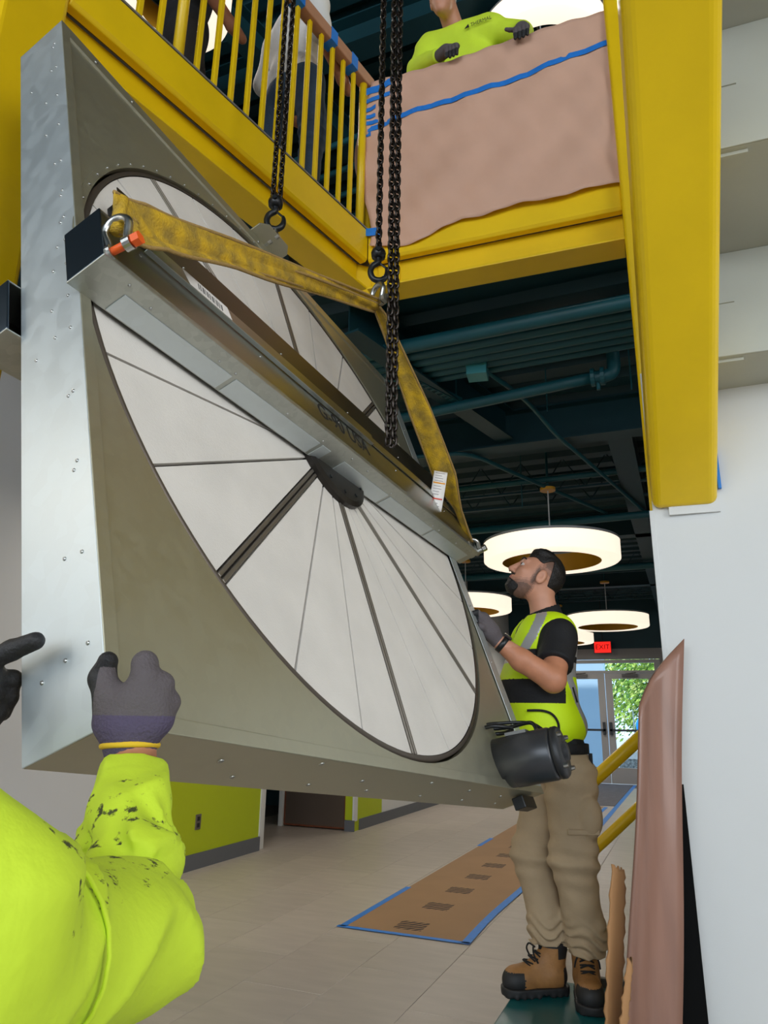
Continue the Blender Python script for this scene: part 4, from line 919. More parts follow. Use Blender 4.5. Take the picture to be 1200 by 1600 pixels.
# boots
def boot(heel, toe, name='boot'):
    heel = np.array(heel, float); toe = np.array(toe, float); f = (toe-heel); L = np.linalg.norm(f); f /= L; l = np.array([-f[1], f[0], 0]); z0 = .13
    def W3(x, y, z): p = heel+f*x+l*y; return np.array([p[0], p[1], z0+z])
    def up_(P):
        d = uni(P, [('c', W3(.055, 0, .06), W3(L-.07, 0, .055), .047, .045), ('c', W3(L-.085, .0, .05), W3(L-.055, 0, .05), .048, .047), ('c', W3(.07, 0, .08), W3(.055, 0, .185), .050, .056), ('c', W3(.11, 0, .115), W3(L-.10, 0, .06), .035, .035)], .025)
        d = np.maximum(d, (z0+.022)-P[:, 2]); d = np.maximum(d, P[:, 2]-(z0+.185)); return d
    lo = np.minimum(heel, toe)-.09; hi = np.maximum(heel, toe)+.09; lo[2] = z0-.02; hi[2] = z0+.23
    fx, lx = f.astype(np.float32), l.astype(np.float32)
    def pk(c_):
        x = (c_-heel) @ f; z = c_[:, 2]-z0; m_ = np.zeros(len(c_), int); m_[(x > L-.085) & (z < .085)] = 1; m_[(x < .035) & (z < .10)] = 1; m_[z > .172] = 1
        m_[(x < .06) & (z > .13)] = 1
        return m_
    b = blob(name, up_, lo, hi, .0055, [BOOTL, RUBBER], man, pk, MAN)
    def sole_(P):
        x = (P-heel.astype(np.float32)) @ fx; y = (P-heel.astype(np.float32)) @ lx; wd = .046+.010*np.clip((x-.1)/.12, 0, 1)-.004
        e = np.maximum(np.abs(y)-wd, np.maximum(.0-x, x-L)); r1 = cap(P*np.array([1, 1, 0], np.float32), (*W3(.05, 0, 0)[:2], 0), (*W3(L-.06, 0, 0)[:2], 0), .050, .058)
        tread = .003*np.sign(np.sin(x*210))
        return np.maximum(r1, np.maximum(P[:, 2]-(z0+.032), (z0+.001+np.where((x > .095) & (x < .13), .008, 0))-P[:, 2]))+np.where(P[:, 2] < z0+.014, tread*.4, 0)
    blob('sole', sole_, lo, hi, .005, RUBBER, b, None, MAN)
    lc = MB()
    for i in range(6):
        t = i/5; x = L-.115-t*.105; zz = .105+t*.075; hw = .026
        pa, pb = W3(x, -hw, zz), W3(x-.012, hw, zz+.006); pm = W3(x+.008+.012*(1-t), 0, zz+.016)
        pts = [Vector(q-MAN) for q in (pa, pm, pb)]; lc.tube(smooth_path(pts, 5), .0035, 6)
        pts = [Vector(q-MAN) for q in (W3(x, hw, zz), pm, W3(x-.012, -hw, zz+.006))]; lc.tube(smooth_path(pts, 5), .0035, 6)
    for s in (-1, 1): lc.tube(smooth_path([Vector(W3(*q)-MAN) for q in ((.135, 0, .165), (.15, .025*s, .172), (.155, .042*s, .150), (.14, .048*s, .12))], 5), .0035, 6)
    lc.build('laces', BLACKF, b, True)
    MB().tube([Vector(W3(.098, 0, .15)-MAN), Vector(W3(.10, 0, .215)-MAN)], [.022, .017], 10).build('tongue', BLACKF, b, True)
boot((.765, 3.235, .13), (.488, 3.195, .13))
boot((.838, 3.262, .13), (.790, 2.985, .13))
# gloved hand on the casing edge, watch
def hand_sdf(prims, k=.008):
    return lambda P: uni(P, prims, k)
HG = [('c', (.470, 2.93, 1.478), (.440, 2.925, 1.515), .031, .034), ('c', (.445, 2.915, 1.512), (.410, 2.905, 1.560), .034, .030), ('c', (.448, 2.945, 1.515), (.415, 2.945, 1.562), .030, .028)]
fing = []
for k, (y, l1) in enumerate(((2.888, .95), (2.909, 1.05), (2.930, 1.0), (2.950, .9))):
    fing += [('c', (.412, y, 1.560), (.386, y-.002, 1.585), .0125, .0120), ('c', (.386, y-.002, 1.585), (.362, y-.002, 1.578-.004*k), .0120, .0112), ('c', (.362, y-.002, 1.578-.004*k), (.352, y-.002, 1.555-.004*k), .0112, .0105)]
th_ = [('c', (.438, 2.90, 1.515), (.405, 2.882, 1.525), .014, .013), ('c', (.405, 2.882, 1.525), (.380, 2.876, 1.535), .013, .011)]
def man_glove(P): return smin(uni(P, HG, .02), smin(uni(P, fing, .004), uni(P, th_, .006), .006), .008)
blob('work_glove', man_glove, (.33, 2.85, 1.45), (.51, 3.0, 1.63), .0036, [GLOVE, GLOVEB], man, lambda c_: (c_[:, 0] < .39).astype(int), MAN)
blob('work_glove', lambda P: uni(P, [('c', (.385, 3.10, 1.38), (.35, 3.06, 1.42), .034, .03), ('c', (.35, 3.06, 1.42), (.325, 3.035, 1.46), .013, .011), ('c', (.36, 3.09, 1.42), (.345, 3.06, 1.47), .013, .011), ('c', (.37, 3.11, 1.41), (.355, 3.08, 1.465), .013, .011)], .01), (.28, 2.98, 1.32), (.45, 3.18, 1.52), .005, GLOVE, man, None, MAN)
wd = Vector((.565-.470, -.005, 1.40-1.478)).normalized(); wp = Vector((.490, 2.929, 1.462))-Vector(MAN)
wt = MB().lathe([(.0335, -.011), (.036, -.010), (.036, .010), (.0335, .011)], 24, frame(wp, wd)).build('watch', BLACKP, man, True)
MB().box((-.018, -.016, .034), (.018, .016, .045), frame(wp, Vector((.5, -.25, .83)), wd) if False else frame(wp, Vector((.62, -.30, .72)).cross(wd).cross(wd)*-1, wd)).build('watch_case', mat('watch_glass', (40, 30, 30), .15), wt, bevel=.004)

# ---------------- foreground worker reaching in from the lower left (axes as above)
FG = np.array([-.42, .30, 0.]); fgw = empty('person', r0*FG[0]+ef*FG[1], YAW, 'worker in lime long-sleeved shirt steadying the casing from the lower left', 'person')
Sh, El, Wr = np.array([-.262, .545, 1.012]), np.array([-.228, .735, .972]), np.array([-.304, .925, 1.108])
fc = (-.60, .50, 1.25)
toF, FB, FC3 = head_parts(fc, R_(10), (-.55, .83, 0))
FT = [('e', (-.40, .40, .93), (.17, .13, .20)), ('e', (-.42, .33, .66), (.155, .12, .22)), ('c', (-.285, .49, .995), (-.53, .42, 1.04), .066, .07), ('c', (-.238, .50, 1.052), (-.40, .42, 1.15), .050, .066)]
FA = [('c', Sh, El, .066, .055), ('c', El, Wr, .050, .030)]
ShL, ElL, WrL = np.array([-.54, .42, 1.03]), np.array([-.66, .70, 1.0]), np.array([-.62, .96, 1.14])
FAL = [('c', ShL, ElL, .06, .05), ('c', ElL, WrL, .05, .030)]
LEG = [('c', (-.34, .30, .50), (-.30, .58, .28), .085, .075), ('c', (-.30, .58, .28), (-.30, .40, .02), .065, .05), ('c', (-.50, .27, .50), (-.56, .55, .30), .085, .075), ('c', (-.56, .55, .30), (-.56, .35, .02), .065, .05)]
def fg_body(P):
    d = head_sdf(toF(P)); d = smin(d, cap(P, (-.47, .43, 1.06), (-.57, .48, 1.20), .058, .052), .03)
    d = smin(d, uni(P, FT, .05)+.03, .04); d = smin(d, uni(P, FA, .02)+.012, .02); d = smin(d, uni(P, FAL, .02)+.012, .02)
    d = smin(d, cap(P, Wr, (-.310, .932, 1.140), .024, .026), .01)
    return smin(d, uni(P, LEG, .03)+.015, .03)
blob('body', fg_body, (-.80, .14, 0), (-.14, 1.02, 1.42), .012, [SKIN2], fgw, None, FG)
MB().tube([Vector((-.3055, .927, 1.113))-Vector(FG), Vector((-.3115, .933, 1.140))-Vector(FG)], .0295, 20).build('wrist', SKIN2, fgw, True)
def fg_shirt(P):
    d = uni(P, FT, .06)
    d = smin(d, uni(P, [('c', Sh, El+[-.004, -.01, 0], .066, .061), ('c', El, El*.45+Wr*.55, .060, .046), ('c', El*.45+Wr*.55, Wr+[-.0005, .0, -.004], .046, .0365)], .02), .035)
    d = smin(d, uni(P, [('c', ShL, ElL, .07, .06), ('c', ElL, WrL, .058, .036)], .02), .03)
    ax = (Wr-El)/np.linalg.norm(Wr-El); t = ((P-El.astype(np.float32)) @ ax.astype(np.float32))
    ringz = cap(P, El, Wr, .085, .06)
    m_ = np.clip(-ringz*30, 0, 1)
    d = d+m_*.0055*np.sin(t*120+6*np.sin(P[:, 0]*22)+4*np.sin(P[:, 1]*19))*np.clip((t+.05)*10, .2, 1)*np.clip((.185-t)*30, 0, 1)
    tu = (P-Sh.astype(np.float32)) @ ((El-Sh)/np.linalg.norm(El-Sh)).astype(np.float32)
    cr_ = np.array([-.300, .745, 1.035], np.float32); q_ = P-cr_; rr_ = np.sqrt((q_**2).sum(1)); th0 = np.arctan2(q_[:, 2], q_[:, 0]+.0001)
    shp = lambda v: (1-np.abs(np.sin(v)))**1.6-.35
    d = d-.014*shp(3.6*th0+14*rr_+1.5*np.sin(20*q_[:, 1]))*np.clip((rr_-.065)*12, 0, 1)*np.exp(-(rr_/.28)**2)*(P[:, 2] > .5)
    d = d-m_*.0075*shp(t*52+5*np.sin(P[:, 0]*26+1)+2.5*np.sin(P[:, 1]*30))*np.clip((t+.03)*14, 0, 1)*np.clip((.155-t)*30, 0, 1)
    rad_ = np.exp(-((P-(El+[-.04, -.01, .05]).astype(np.float32))**2).sum(1)/.006)
    d = d+rad_*.010*np.sin(70*P[:, 0]+95*P[:, 2]-40*P[:, 1]+2.5*np.sin(30*P[:, 2]))+wrink(P, .0055, 21, 5)+wrink(P, .003, 47, 2)
    cut = (P-(Wr+ax*-.012).astype(np.float32)) @ ax.astype(np.float32)
    d = np.where(ringz < .03, np.maximum(d, cut), d)
    axl = (WrL-ElL)/np.linalg.norm(WrL-ElL); cl = (P-WrL.astype(np.float32)) @ axl.astype(np.float32)
    d = np.where(cap(P, ElL, WrL, .08, .06) < .03, np.maximum(d, cl), d)
    return np.maximum(d, .47-P[:, 2])
def fg_pick(c_):
    n = np.sin(c_[:, 0]*190+3*np.sin(c_[:, 2]*120))+np.sin(c_[:, 2]*230+2*np.sin(c_[:, 1]*160))+np.sin(c_[:, 1]*205+c_[:, 0]*140)
    axd = (Wr-El)/np.linalg.norm(Wr-El); t = (c_-El) @ axd
    zone = (((t > .07) & (t < .165) & (c_[:, 0] > -.36)) | ((c_[:, 2] > 1.03) & (c_[:, 1] > .50) & (c_[:, 1] < .74) & (c_[:, 0] > -.33)))
    return zone.astype(int)
fsh = blob('shirt', fg_shirt, (-.80, .16, .45), (-.13, 1.02, 1.16), .0058, [HIVISL, SOOT], fgw, fg_pick, FG)
# shoulder seam piping
axu = (El-Sh)/np.linalg.norm(El-Sh); e1 = np.cross(axu, [0, 0, 1.]); e1 /= np.linalg.norm(e1); e2 = np.cross(axu, e1)
sc = Sh+axu*.035
sm = [Vector(sc+(e1*math.cos(a)*.0695+e2*math.sin(a)*.0695)+axu*(.02*math.sin(a)))-Vector(FG) for a in np.linspace(0, 2*PI, 25)[:-1]]
MB().tube(sm, .0020, 6, closed=True).build('shoulder_seam', HIVISL, fsh, True)
blob('trousers', lambda P: np.maximum(smin(uni(P, LEG, .03), uni(P, [('e', (-.42, .32, .55), (.16, .125, .12))], .03), .04)+wrink(P, .004, 25), P[:, 2]-.52), (-.75, .14, 0), (-.16, .75, .55), .012, DARKP, fgw, None, FG)
# right glove gripping the corner: palm, thumb on the side panel, fingers folded on the front
G0 = np.array([-.3115, .933, 1.140])
PG = [('c', (-.3115, .932, 1.132), (-.3135, .930, 1.150), .0325, .034), ('c', (-.338, .930, 1.160), (-.340, .928, 1.188), .023, .019), ('c', (-.288, .926, 1.160), (-.292, .924, 1.188), .024, .020), ('c', (-.315, .924, 1.158), (-.314, .922, 1.180), .027, .024)]
FN = [('c', (-.343, .929, 1.185), (-.357, .934, 1.212), .0170, .0160), ('c', (-.357, .934, 1.212), (-.356, .943, 1.234), .0160, .0130),
      ('c', (-.300, .922, 1.185), (-.298, .922, 1.212), .0195, .0175), ('c', (-.298, .922, 1.212), (-.304, .932, 1.231), .0175, .0150), ('c', (-.304, .932, 1.231), (-.314, .952, 1.224), .0150, .0130),
      ('c', (-.282, .926, 1.180), (-.281, .934, 1.205), .0165, .0150), ('c', (-.281, .934, 1.205), (-.300, .950, 1.213), .0150, .0120),
      ('c', (-.276, .932, 1.165), (-.272, .944, 1.184), .0150, .0130), ('c', (-.272, .944, 1.184), (-.288, .958, 1.190), .0130, .0110)]
def fg_glove(P): return smin(uni(P, PG, .016), uni(P, FN, .009), .014)
def fg_gp(c_):
    m_ = np.zeros(len(c_), int); m_[c_[:, 2] < 1.168] = 2
    m_[(c_[:, 0] < -.3575) | ((c_[:, 2] > 1.205) & (c_[:, 1] > .934) & (c_[:, 0] < -.30)) | ((c_[:, 0] < -.343) & (c_[:, 2] > 1.226))] = 1
    return m_
blob('work_glove', fg_glove, (-.40, .88, 1.09), (-.24, .99, 1.27), .0028, [GLOVE, GLOVEB, GLOVEP], fgw, fg_gp, FG)
axw = Vector(np.array([-.3135, .930, 1.150])-Wr)
bn = MB(); Mb_ = frame(Vector((-.3115, .932, 1.131))-Vector(FG), Vector((-.05, .08, .9)))
bn.tube([Mb_ @ Vector((.0325*math.cos(a), .0325*math.sin(a), 0)) for a in np.linspace(0, 2*PI, 29)[:-1]], .0042, 8, closed=True); bn.build('cuff_band', YBAND, fgw, True)
# left glove pressing the side panel
LG = [('c', WrL, (-.600, 1.01, 1.19), .034, .038), ('c', (-.600, 1.015, 1.195), (-.575, 1.045, 1.225), .036, .030), ('c', (-.595, 1.02, 1.17), (-.572, 1.05, 1.195), .032, .026)]
LF = [('c', (-.572, 1.035, 1.232), (-.528, 1.032, 1.254), .0155, .0150), ('c', (-.528, 1.032, 1.254), (-.490, 1.018, 1.266), .0150, .0130),
      ('c', (-.566, 1.055, 1.215), (-.548, 1.085, 1.215), .0150, .0140), ('c', (-.548, 1.085, 1.215), (-.556, 1.098, 1.19), .0140, .0125),
      ('c', (-.566, 1.055, 1.195), (-.550, 1.085, 1.19), .0150, .0140), ('c', (-.550, 1.085, 1.19), (-.560, 1.095, 1.168), .0140, .0125),
      ('c', (-.568, 1.05, 1.178), (-.556, 1.075, 1.168), .0140, .0130), ('c', (-.556, 1.075, 1.168), (-.57, 1.085, 1.15), .0130, .0115)]
blob('work_glove', lambda P: smin(uni(P, LG, .016), uni(P, LF, .005), .010), (-.68, .92, 1.10), (-.47, 1.14, 1.31), .0036, [GLOVEB, GLOVE], fgw, lambda c_: ((c_[:, 1] < 1.02) & (c_[:, 0] < -.56)).astype(int), FG)

# ---------------- man leaning over the paper-covered railing (world axes, facing -Y)
UM = np.array([-.90, 3.42, 3.80]); um = empty('person', UM, 0, 'man in lime long-sleeved shirt and grey gloves leaning over the mezzanine railing', 'person')
hc = (-.99, 3.17, 5.40); toU, UB, UC = head_parts(hc, R_(-22), (-.12, -1, 0))
UT = [('e', (-.93, 3.38, 5.08), (.21, .125, .25)), ('e', (-.92, 3.45, 4.78), (.19, .13, .25)), ('c', (-1.115, 3.33, 5.235), (-.74, 3.33, 5.215), .085, .085)]
UA = [('c', (-1.13, 3.33, 5.22), (-1.185, 3.26, 5.02), .068, .056), ('c', (-1.185, 3.26, 5.02), (-1.00, 3.125, 4.91), .052, .034)]
UA2 = [('c', (-.73, 3.33, 5.20), (-.545, 3.30, 5.07), .070, .056), ('c', (-.545, 3.30, 5.07), (-.515, 3.13, 4.90), .052, .034)]
ULG = [('c', (-1.0, 3.46, 4.60), (-1.02, 3.52, 4.25), .10, .08), ('c', (-1.02, 3.52, 4.25), (-1.02, 3.55, 3.83), .075, .06), ('c', (-.82, 3.46, 4.60), (-.80, 3.50, 4.25), .10, .08), ('c', (-.80, 3.50, 4.25), (-.80, 3.55, 3.83), .075, .06)]
def um_body(P):
    d = head_sdf(toU(P)); d = smin(d, cap(P, (-.95, 3.36, 5.25), (-.975, 3.24, 5.36), .064, .060), .03); d = smin(d, uni(P, UT, .05)+.03, .04)
    d = smin(d, uni(P, UA, .02)+.012, .02); d = smin(d, uni(P, UA2, .02)+.012, .02); return smin(d, uni(P, ULG, .03)+.02, .03)
blob('body', um_body, (-1.32, 3.0, 3.8), (-.42, 3.66, 5.58), .0095, SKIN, um, None, UM)
eyes(um, UB, UC, UM)
def um_hair(P):
    Q = toU(P); d = ell(Q, (-.016, 0, .036), (.104, .082, .104)); return np.maximum(d, -np.maximum(np.minimum(Q[:, 2]-.075, .07-Q[:, 0]), np.minimum(-.03-Q[:, 0], Q[:, 2]+.05)))
blob('hair', um_hair, (-1.15, 3.05, 5.25), (-.82, 3.36, 5.58), .006, mat('grey_hair', (150, 146, 140), .7, bump=.4, bscale=150), um, None, UM)
def um_shirt(P):
    d = uni(P, UT, .06)-.006; d = smin(d, uni(P, [('c',)+tuple(q[1:3])+(q[3]+.010, q[4]+.010) for q in UA], .02), .04); d = smin(d, uni(P, [('c',)+tuple(q[1:3])+(q[3]+.010, q[4]+.010) for q in UA2], .02), .04)
    d = d+wrink(P, .006, 26, 1)+wrink(P, .003, 48, 4)
    for a, b in (((-1.185, 3.26, 5.02), (-1.00, 3.125, 4.91)), ((-.545, 3.30, 5.07), (-.515, 3.13, 4.90))):
        a, b = np.array(a), np.array(b); x = (b-a)/np.linalg.norm(b-a); c_ = (P-b.astype(np.float32)) @ x.astype(np.float32)
        d = np.where(cap(P, a, b+x*.1, .09, .07) < .02, np.maximum(d, c_), d)
    d = np.maximum(d, -cap(P, (-.955, 3.33, 5.30), (-.98, 3.22, 5.44), .082, .085)); return np.maximum(d, 4.60-P[:, 2])
us = blob('shirt', um_shirt, (-1.34, 3.04, 4.58), (-.40, 3.62, 5.38), .008, HIVISL, um, None, UM)
lg = text('shirt_logo', 'THERMAL', .030, frame(Vector((-.835, 3.226, 5.185))-Vector(UM), (-.05, -.95, -.28), (1, -.05, -.02)), INK, us, ax='LEFT')
MB().add([Vector(p)-Vector(UM) for p in ((-.872, 3.226, 5.172), (-.842, 3.224, 5.172), (-.848, 3.226, 5.20))], [(0, 1, 2)]).build('logo_mark', INK, us, thick=.002)
lg['kind'] = 'stuff'
blob('trousers', lambda P: np.maximum(smin(uni(P, ULG, .03), uni(P, [('e', (-.91, 3.46, 4.62), (.19, .13, .14))], .03), .04), P[:, 2]-4.66), (-1.2, 3.28, 3.8), (-.6, 3.68, 4.7), .014, DARKP, um, None, UM)
def rail_glove(wr, palm, ks, n, thumb):
    wr, palm, ks, n = [np.array(x) for x in (wr, palm, ks, n)]; pr = [('c', wr, palm, .034, .036), ('c', palm-n*.016, ks-n*.024, .024, .020), ('c', palm+n*.016, ks+n*.024, .024, .020)]; fs = []
    for k in range(4):
        b = ks+n*(-.034+.0225*k)+np.array([0, 0, .004*(1.5-abs(k-1.5))]); L = (.9, 1.05, 1.0, .85)[k]
        m1 = b+np.array([0, -.014, -.014]); m2 = m1+np.array([0, -.003, -.038*L]); m3 = m2+np.array([0, .001, -.032*L])
        fs += [('c', b, m1, .0125, .0120), ('c', m1, m2, .0120, .0110), ('c', m2, m3, .0110, .0095)]
    t0 = palm+n*thumb*.03; fs += [('c', t0, t0+n*thumb*.035+np.array([0, -.02, -.008]), .014, .012), ('c', t0+n*thumb*.035+np.array([0, -.02, -.008]), t0+n*thumb*.05+np.array([0, -.04, -.02]), .012, .010)]
    al = np.array([wr, palm, ks]); lo = al.min(0)-.13; hi = al.max(0)+.11
    blob('work_glove', lambda P: smin(uni(P, pr, .015), uni(P, fs, .004), .008), lo, hi, .0045, [GLOVE, GLOVEB], um, lambda c_: (c_[:, 2] < ks[2]-.045).astype(int), UM)
rail_glove((-1.00, 3.125, 4.91), (-.950, 3.098, 4.898), (-.905, 3.075, 4.880), (.92, -.08, -.20), 1)
rail_glove((-.515, 3.13, 4.905), (-.511, 3.108, 4.882), (-.508, 3.083, 4.855), (1, 0, -.05), -1)

# ---------------- two people behind the left balusters
def standing(name_label, base, face, trousers, shirt, h=1.0, spread=.10, print_=False):
    b = np.array(base); e = empty('person', b, math.atan2(face[1], face[0])-PI/2, name_label, 'person')   # local +y = facing
    lg = [('c', (-spread, 0, .90), (-spread-.02, .02, .50), .095, .078), ('c', (-spread-.02, .02, .50), (-spread-.02, -.02, .06), .072, .058), ('c', (spread, 0, .90), (spread+.03, .03, .50), .095, .078), ('c', (spread+.03, .03, .50), (spread+.03, 0, .06), .072, .058)]
    tr = [('e', (0, 0, 1.28), (.19, .125, .24)), ('e', (0, 0, 1.0), (.165, .125, .16)), ('c', (-.17, 0, 1.42), (.17, 0, 1.42), .075, .075)]
    ar = [('c', (s*.20, 0, 1.42), (s*.27, -.02, 1.14), .055, .046) for s in (-1, 1)]+[('c', (s*.27, -.02, 1.14), (s*.22, .20, 1.02), .044, .032) for s in (-1, 1)]+[('c', (s*.22, .20, 1.02), (s*.20, .27, 1.0), .036, .028) for s in (-1, 1)]
    th, HB_, HC_ = head_parts((0, .02, 1.62), R_(-10), (0, 1, 0))
    def bd(P):
        d = head_sdf(th(P)); d = smin(d, cap(P, (0, 0, 1.42), (0, .01, 1.56), .06, .056), .03); d = smin(d, uni(P, tr, .05)+.025, .04); d = smin(d, uni(P, ar, .02), .02); return smin(d, uni(P, lg, .03)+.018, .03)
    blob('body', bd, (-.38, -.2, 0), (.38, .34, 1.80), .013, SKIN2, e)
    blob('hair', lambda P: np.maximum(ell(th(P), (-.016, 0, .036), (.105, .083, .105)), -np.maximum(th(P)[:, 2]-.07, -.03-th(P)[:, 0])), (-.14, -.14, 1.5), (.14, .16, 1.8), .009, HAIR, e)
    def tf(P):
        d = smin(uni(P, lg, .025), uni(P, [('e', (0, 0, .95), (.17, .125, .14))], .03), .03); z = P[:, 2]
        return np.maximum(np.maximum(d+wrink(P, .004, 30, 2)+np.clip(1-np.abs(z-.5)*5, 0, 1)*.005*np.sin(z*90+9*P[:, 0]), z-1.04), .05-z)
    blob('trousers', tf, (-.30, -.2, .03), (.32, .22, 1.08), .009, trousers, e)
    def sf(P):
        d = uni(P, tr, .05)-.012; d = smin(d, uni(P, [('c',)+q[1:3]+(q[3]+.014, q[4]+.016) for q in ar[:2]], .02), .04)+wrink(P, .006, 26, 3); d = np.maximum(d, -cap(P, (0, 0, 1.50), (0, .02, 1.65), .075, .08)); return np.maximum(d, .93-P[:, 2])
    s_ = blob('shirt', sf, (-.40, -.22, .9), (.40, .22, 1.56), .010, shirt, e)
    if print_:
        t_ = text('shirt_print', 'S&S', .09, frame(Vector((.085, -.158, 1.30)), (0, -1, 0), (0, 0, -1)), mat('shirt_print_grey', (90, 88, 86), .7), s_); t_['kind'] = 'stuff'
    for s in (-1, 1):
        x = s*(spread+.025); blob('shoe', lambda P: np.maximum(uni(P, [('c', (x, -.05, .05), (x, .15, .04), .045, .04), ('c', (x, -.03, .05), (x, -.02, .10), .045, .045)], .02), .002-P[:, 2]), (x-.08, -.14, -.01), (x+.08, .24, .17), .011, RUBBER, e)
    return e
wpos = r0*(-.585)+ef*3.36; standing('person in white shirt and blue jeans standing behind the left balusters', (wpos.x, wpos.y, 3.795), (.35, .93), JEANS, TSHIRT, spread=.15, print_=True)
dpos = r0*(-1.17)+ef*3.08; standing('person in dark trousers and dark top behind the far left balusters', (dpos.x, dpos.y, 3.795), (.5, .85), DARKP, mat('dark_top', (36, 36, 40), .8), spread=.11)

# ================================================================== FLOOR AND LEANING THINGS
# teal platform under the worker
pf = empty('work_platform', (-.40, 2.9, 0), 0, 'low dark teal steel platform the worker stands on', 'platform')
MB().box((-.345, -.95, .10), (.33, .50, .13)).build('deck_plate', TEALP, pf, bevel=.006)
MB().box((-.33, -.93, .0), (-.29, .48, .10)).build('support_rail', DSTEEL, pf); MB().box((.25, -.93, .0), (.29, .48, .10)).build('support_rail', DSTEEL, pf)
MB().box((-.10, .505, .06), (.33, .53, .16)).build('end_channel', mat('grey_end_channel', (96, 92, 84), .6, .3), pf, bevel=.003)
# leaning cardboard
def leaning(name, pts_front, thick, m_, label, bend=.0, nx=8, nz=24, jag=0., cat='cardboard'):
    # pts: bl, br, tr, tl in world, with lean
    bl, br, tr, tl_ = [Vector(p) for p in pts_front]; g = []
    nrm = (br-bl).cross(tl_-bl).normalized()
    for i in range(nx+1):
        row = []; u = i/nx
        for j in range(nz+1):
            v = j/nz; p = bl.lerp(br, u).lerp(tl_.lerp(tr, u), v)+nrm*(bend*math.sin(PI*u)+.006*math.sin(7*v+3*u)*bend/.03 if bend else 0)
            if jag and i in (0, nx): p += (br-bl).normalized()*jag*math.sin(j*2.3+i)*math.sin(j*.9)
            if jag and j == nz: p += Vector((0, 0, jag*1.5*math.sin(i*2.9)))
            row.append(p)
        g.append(row)
    o = MB().grid(g).build(name, m_, None, True, thick=thick); o.modifiers['solid'].use_rim = True
    return tag(o, label, cat)
leaning('cardboard_sheet', [(-.285, 2.66, .132), (-.125, 2.80, .132), (.005, 2.93, 1.47), (-.155, 2.76, 1.22)], .012, CARDSH, 'tall brown cardboard sheet leaning against the white wall', bend=-.035)
leaning('cardboard_scrap', [(-.355, 2.70, .132), (-.305, 2.78, .132), (-.255, 2.80, .665), (-.292, 2.76, .70)], .006, CARD, 'torn narrow cardboard scrap leaning beside the worker boot', bend=.006, jag=.008)
leaning('cardboard_scrap', [(-.312, 2.60, .132), (-.288, 2.63, .132), (-.240, 2.66, .44), (-.252, 2.65, .45)], .006, CARD, 'short torn cardboard strip in front of the tall sheet', bend=.004, jag=.008)
leaning('black_panel', [(-.155, 2.86, .002), (-.035, 2.90, .002), (-.045, 2.985, .95), (-.11, 2.965, .95)], .014, MATS['black_panel_matte'], 'thin black panel leaning on the wall behind the cardboard', cat='panel')
# cardboard floor runner with prints and tape
rn = empty('floor_runner', (-1.61, 4.18, 0), 0, 'brown cardboard floor protection runner taped to the tiles', 'runner')
MB().box((-.36, 0, .0005), (.37, 7.0, .0035)).build('board', mat('runner_cardboard', (158, 122, 86), .75, var=.04, vscale=3), rn)
def prints(m_):
    t = m_.node_tree; N = t.nodes; L = t.links; b = N['Principled BSDF']; tc = N.new('ShaderNodeTexCoord'); mp = N.new('ShaderNodeMapping'); mp.inputs['Rotation'].default_value = (0, 0, R_(40))
    w = N.new('ShaderNodeTexWave'); w.inputs['Scale'].default_value = 9; w.inputs['Distortion'].default_value = 3.5; w.inputs['Detail'].default_value = 2
    L.new(tc.outputs['Object'], mp.inputs[0]); L.new(mp.outputs[0], w.inputs['Vector']); rp = N.new('ShaderNodeValToRGB'); rp.color_ramp.elements[0].color = lin((58, 40, 28))+(1,); rp.color_ramp.elements[1].color = lin((158, 122, 86))+(1,)
    rp.color_ramp.elements[0].position = .62; rp.color_ramp.elements[1].position = .80; L.new(w.outputs['Fac'], rp.inputs[0]); L.new(rp.outputs[0], b.inputs['Base Color'])
PRT = mat('runner_print', (60, 42, 30), .75); prints(PRT)
for k in range(8):
    MB().box((-.085, .10+k*.49, .0036), (.085, .10+k*.49+.17, .004)).build('stamp_print', PRT, rn)
def ftape(x0, y0, x1, y1, w, wob=0.):
    n = 14; g = []; d = Vector((x1-x0, y1-y0)).normalized(); q = Vector((-d.y, d.x))
    for i in range(n+1):
        t = i/n; o_ = wob*math.sin(t*9); c_ = Vector((x0+(x1-x0)*t, y0+(y1-y0)*t))+q*o_
        g.append([(c_.x-q.x*w/2, c_.y-q.y*w/2, .0046), (c_.x+q.x*w/2, c_.y+q.y*w/2, .0046)])
    MB().grid(g).build('blue_tape', BTAPE, rn, thick=.0006)
ftape(-.36, 0, -.36, 1.10, .04); ftape(-.39, .0, .40, .0, .04); ftape(.38, -.01, .38, 3.2, .05, .012); ftape(.38, 3.1, .42, 6.9, .05, .01); ftape(-.36, 3.0, -.36, 3.5, .04)
# walk-off mat near the doors
mtw = empty('entrance_mat', (-2.2, 8.7, 0), 0, 'grey-blue striped walk-off mat in front of the entrance doors', 'mat')
MB().box((-.4, 2.6, .0005), (1.10, 6.35, .006)).build('mat_field', mat('mat_carpet', (104, 104, 112), .9, var=.25, vscale=5, stretch=(2, 14, 1)), mtw)
MB().box((1.10, -.1, .0005), (1.16, 6.35, .002)).build('blue_tape', BTAPE, mtw)
tag(MB().prism([(-.96, 2.72), (-.90, 2.74), (-.91, 2.80), (-.97, 2.785)], 0, .012).build('brick_chip', mat('red_brown_scrap', (120, 62, 44), .8)), 'small red-brown scrap on the floor at the bottom edge', 'scrap')

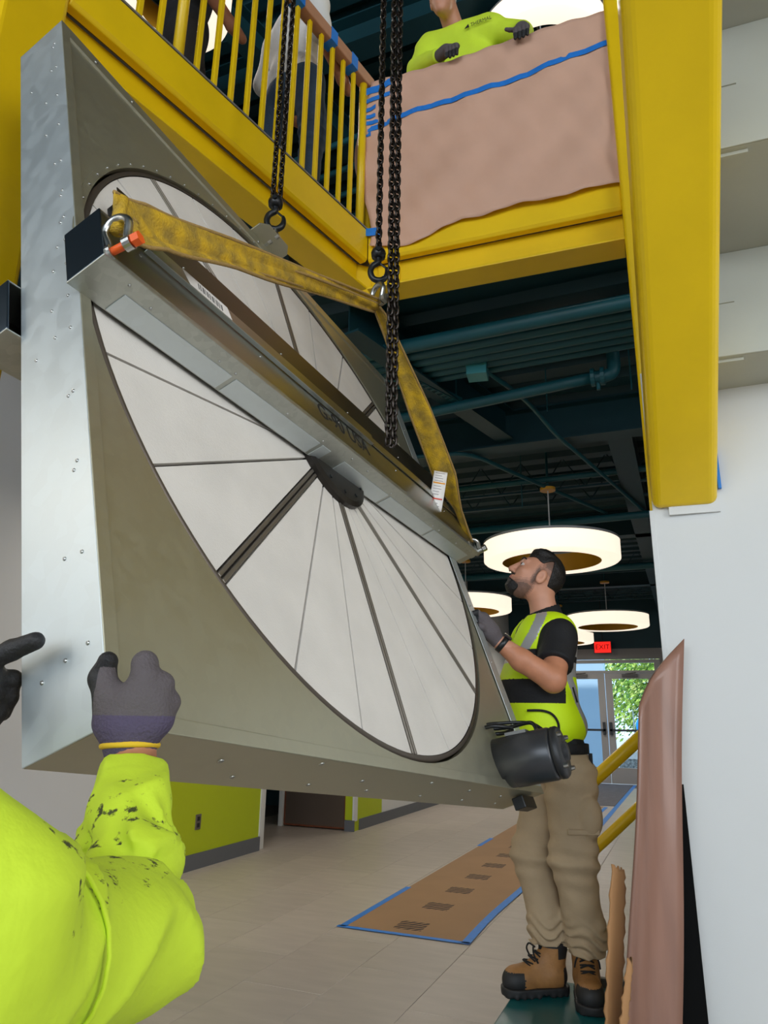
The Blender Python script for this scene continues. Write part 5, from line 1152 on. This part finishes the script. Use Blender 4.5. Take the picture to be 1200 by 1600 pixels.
# ================================================================== OUTSIDE
def tree(x, y, h, r, n, seed, label, cols):
    rg = np.random.default_rng(seed); e = empty('tree', (x, y, -.05), 0, label, 'tree')
    tk = MB(); tk.tube([(0, 0, 0), (.05, .02, h*.35), (.0, .05, h*.7)], [.09, .07, .03], 8)
    for k in range(7):
        a = k*2.4; tk.tube([(0, 0, h*(.25+.06*k)), (r*.6*math.cos(a), r*.6*math.sin(a), h*(.45+.06*k))], [.03, .012], 6)
    tk.build('trunk', mat('bark', (96, 78, 60), .9), e, True)
    v = rg.normal(size=(n, 3)); v /= np.linalg.norm(v, axis=1)[:, None]; rad = rg.random(n)**.4
    cpos = v*rad[:, None]*np.array([r, r, h*.47])+np.array([0, 0, h*.50]); mb = MB()
    for p in cpos:
        s = .035+.05*rg.random(); a = Vector(rg.normal(size=3)).normalized(); b = a.orthogonal().normalized(); c_ = a.cross(b); P_ = Vector(p)
        mb.cur = int(rg.integers(len(cols))); mb.add([P_+b*s*1.4, P_+c_*s*.6, P_-b*s*1.4, P_-c_*s*.6], [(0, 1, 2, 3)])
    o = mb.build('foliage', cols, e); o['kind'] = 'stuff'; return e
LV = [mat('leaf_light', (186, 214, 96), .6), mat('leaf_mid', (140, 180, 70), .6), mat('leaf_dark', (86, 128, 58), .6), mat('leaf_yellow', (222, 228, 130), .6)]
tree(-.6, 27, 5.6, 2.2, 13000, 1, 'light green tree outside, left of the right door pane', LV)
tree(1.6, 28.5, 6.2, 2.6, 12000, 2, 'bushy green tree outside, behind the right door pane edge', LV)
tree(-3.4, 29.5, 6.4, 2.6, 6000, 3, 'green tree outside behind the pale blue wall', LV)
tree(.3, 31, 7.5, 2.8, 8000, 4, 'taller green tree furthest behind the entrance', LV)
pl = empty('play_panel', (-.95, 24.2, 0), 0, 'bright blue curved play panel outside the right door', 'play equipment')
def blobs2d(P):
    x, z = P[:, 0], P[:, 2]
    def ring(cx, cz, r, w): return np.abs(np.hypot(x-cx, z-cz)-r)-w
    d = np.minimum(ring(-.25, 1.02, .22, .14), ring(.45, 1.0, .30, .15)); d = np.minimum(d, np.hypot((x+.0), (z-.62))-.26); d = np.minimum(d, np.maximum(np.abs(x-.15)-.75, np.abs(z-.82)-.1)); d = np.minimum(d, ring(1.1, 1.0, .3, .14))
    d = np.minimum(d, np.maximum(np.abs(x-.1)-.06, np.abs(z-.2)-.3)); return np.maximum(d, np.abs(P[:, 1])-.04)
blob('panel', blobs2d, (-.8, -.07, -.1), (1.7, .07, 1.6), .03, PLAYB, pl)
fn = empty('wire_fence', (-1.7, 25.5, 0), 0, 'thin wire fence outside behind the blue play panel', 'fence')
for k in range(7): MB().tube([(k*.8, 0, 0), (k*.8, 0, 1.5)], .025, 6).build('post', CHROME, fn)
fm = MB()
for k in range(60): fm.tube([(k*.08, 0, .05), (k*.08+.0, 0, 1.45)], .004, 3)
for z in np.arange(.1, 1.5, .1): fm.tube([(0, 0, z), (4.8, 0, z)], .004, 3)
o = fm.build('mesh_wires', CHROME, fn); o['kind'] = 'stuff'
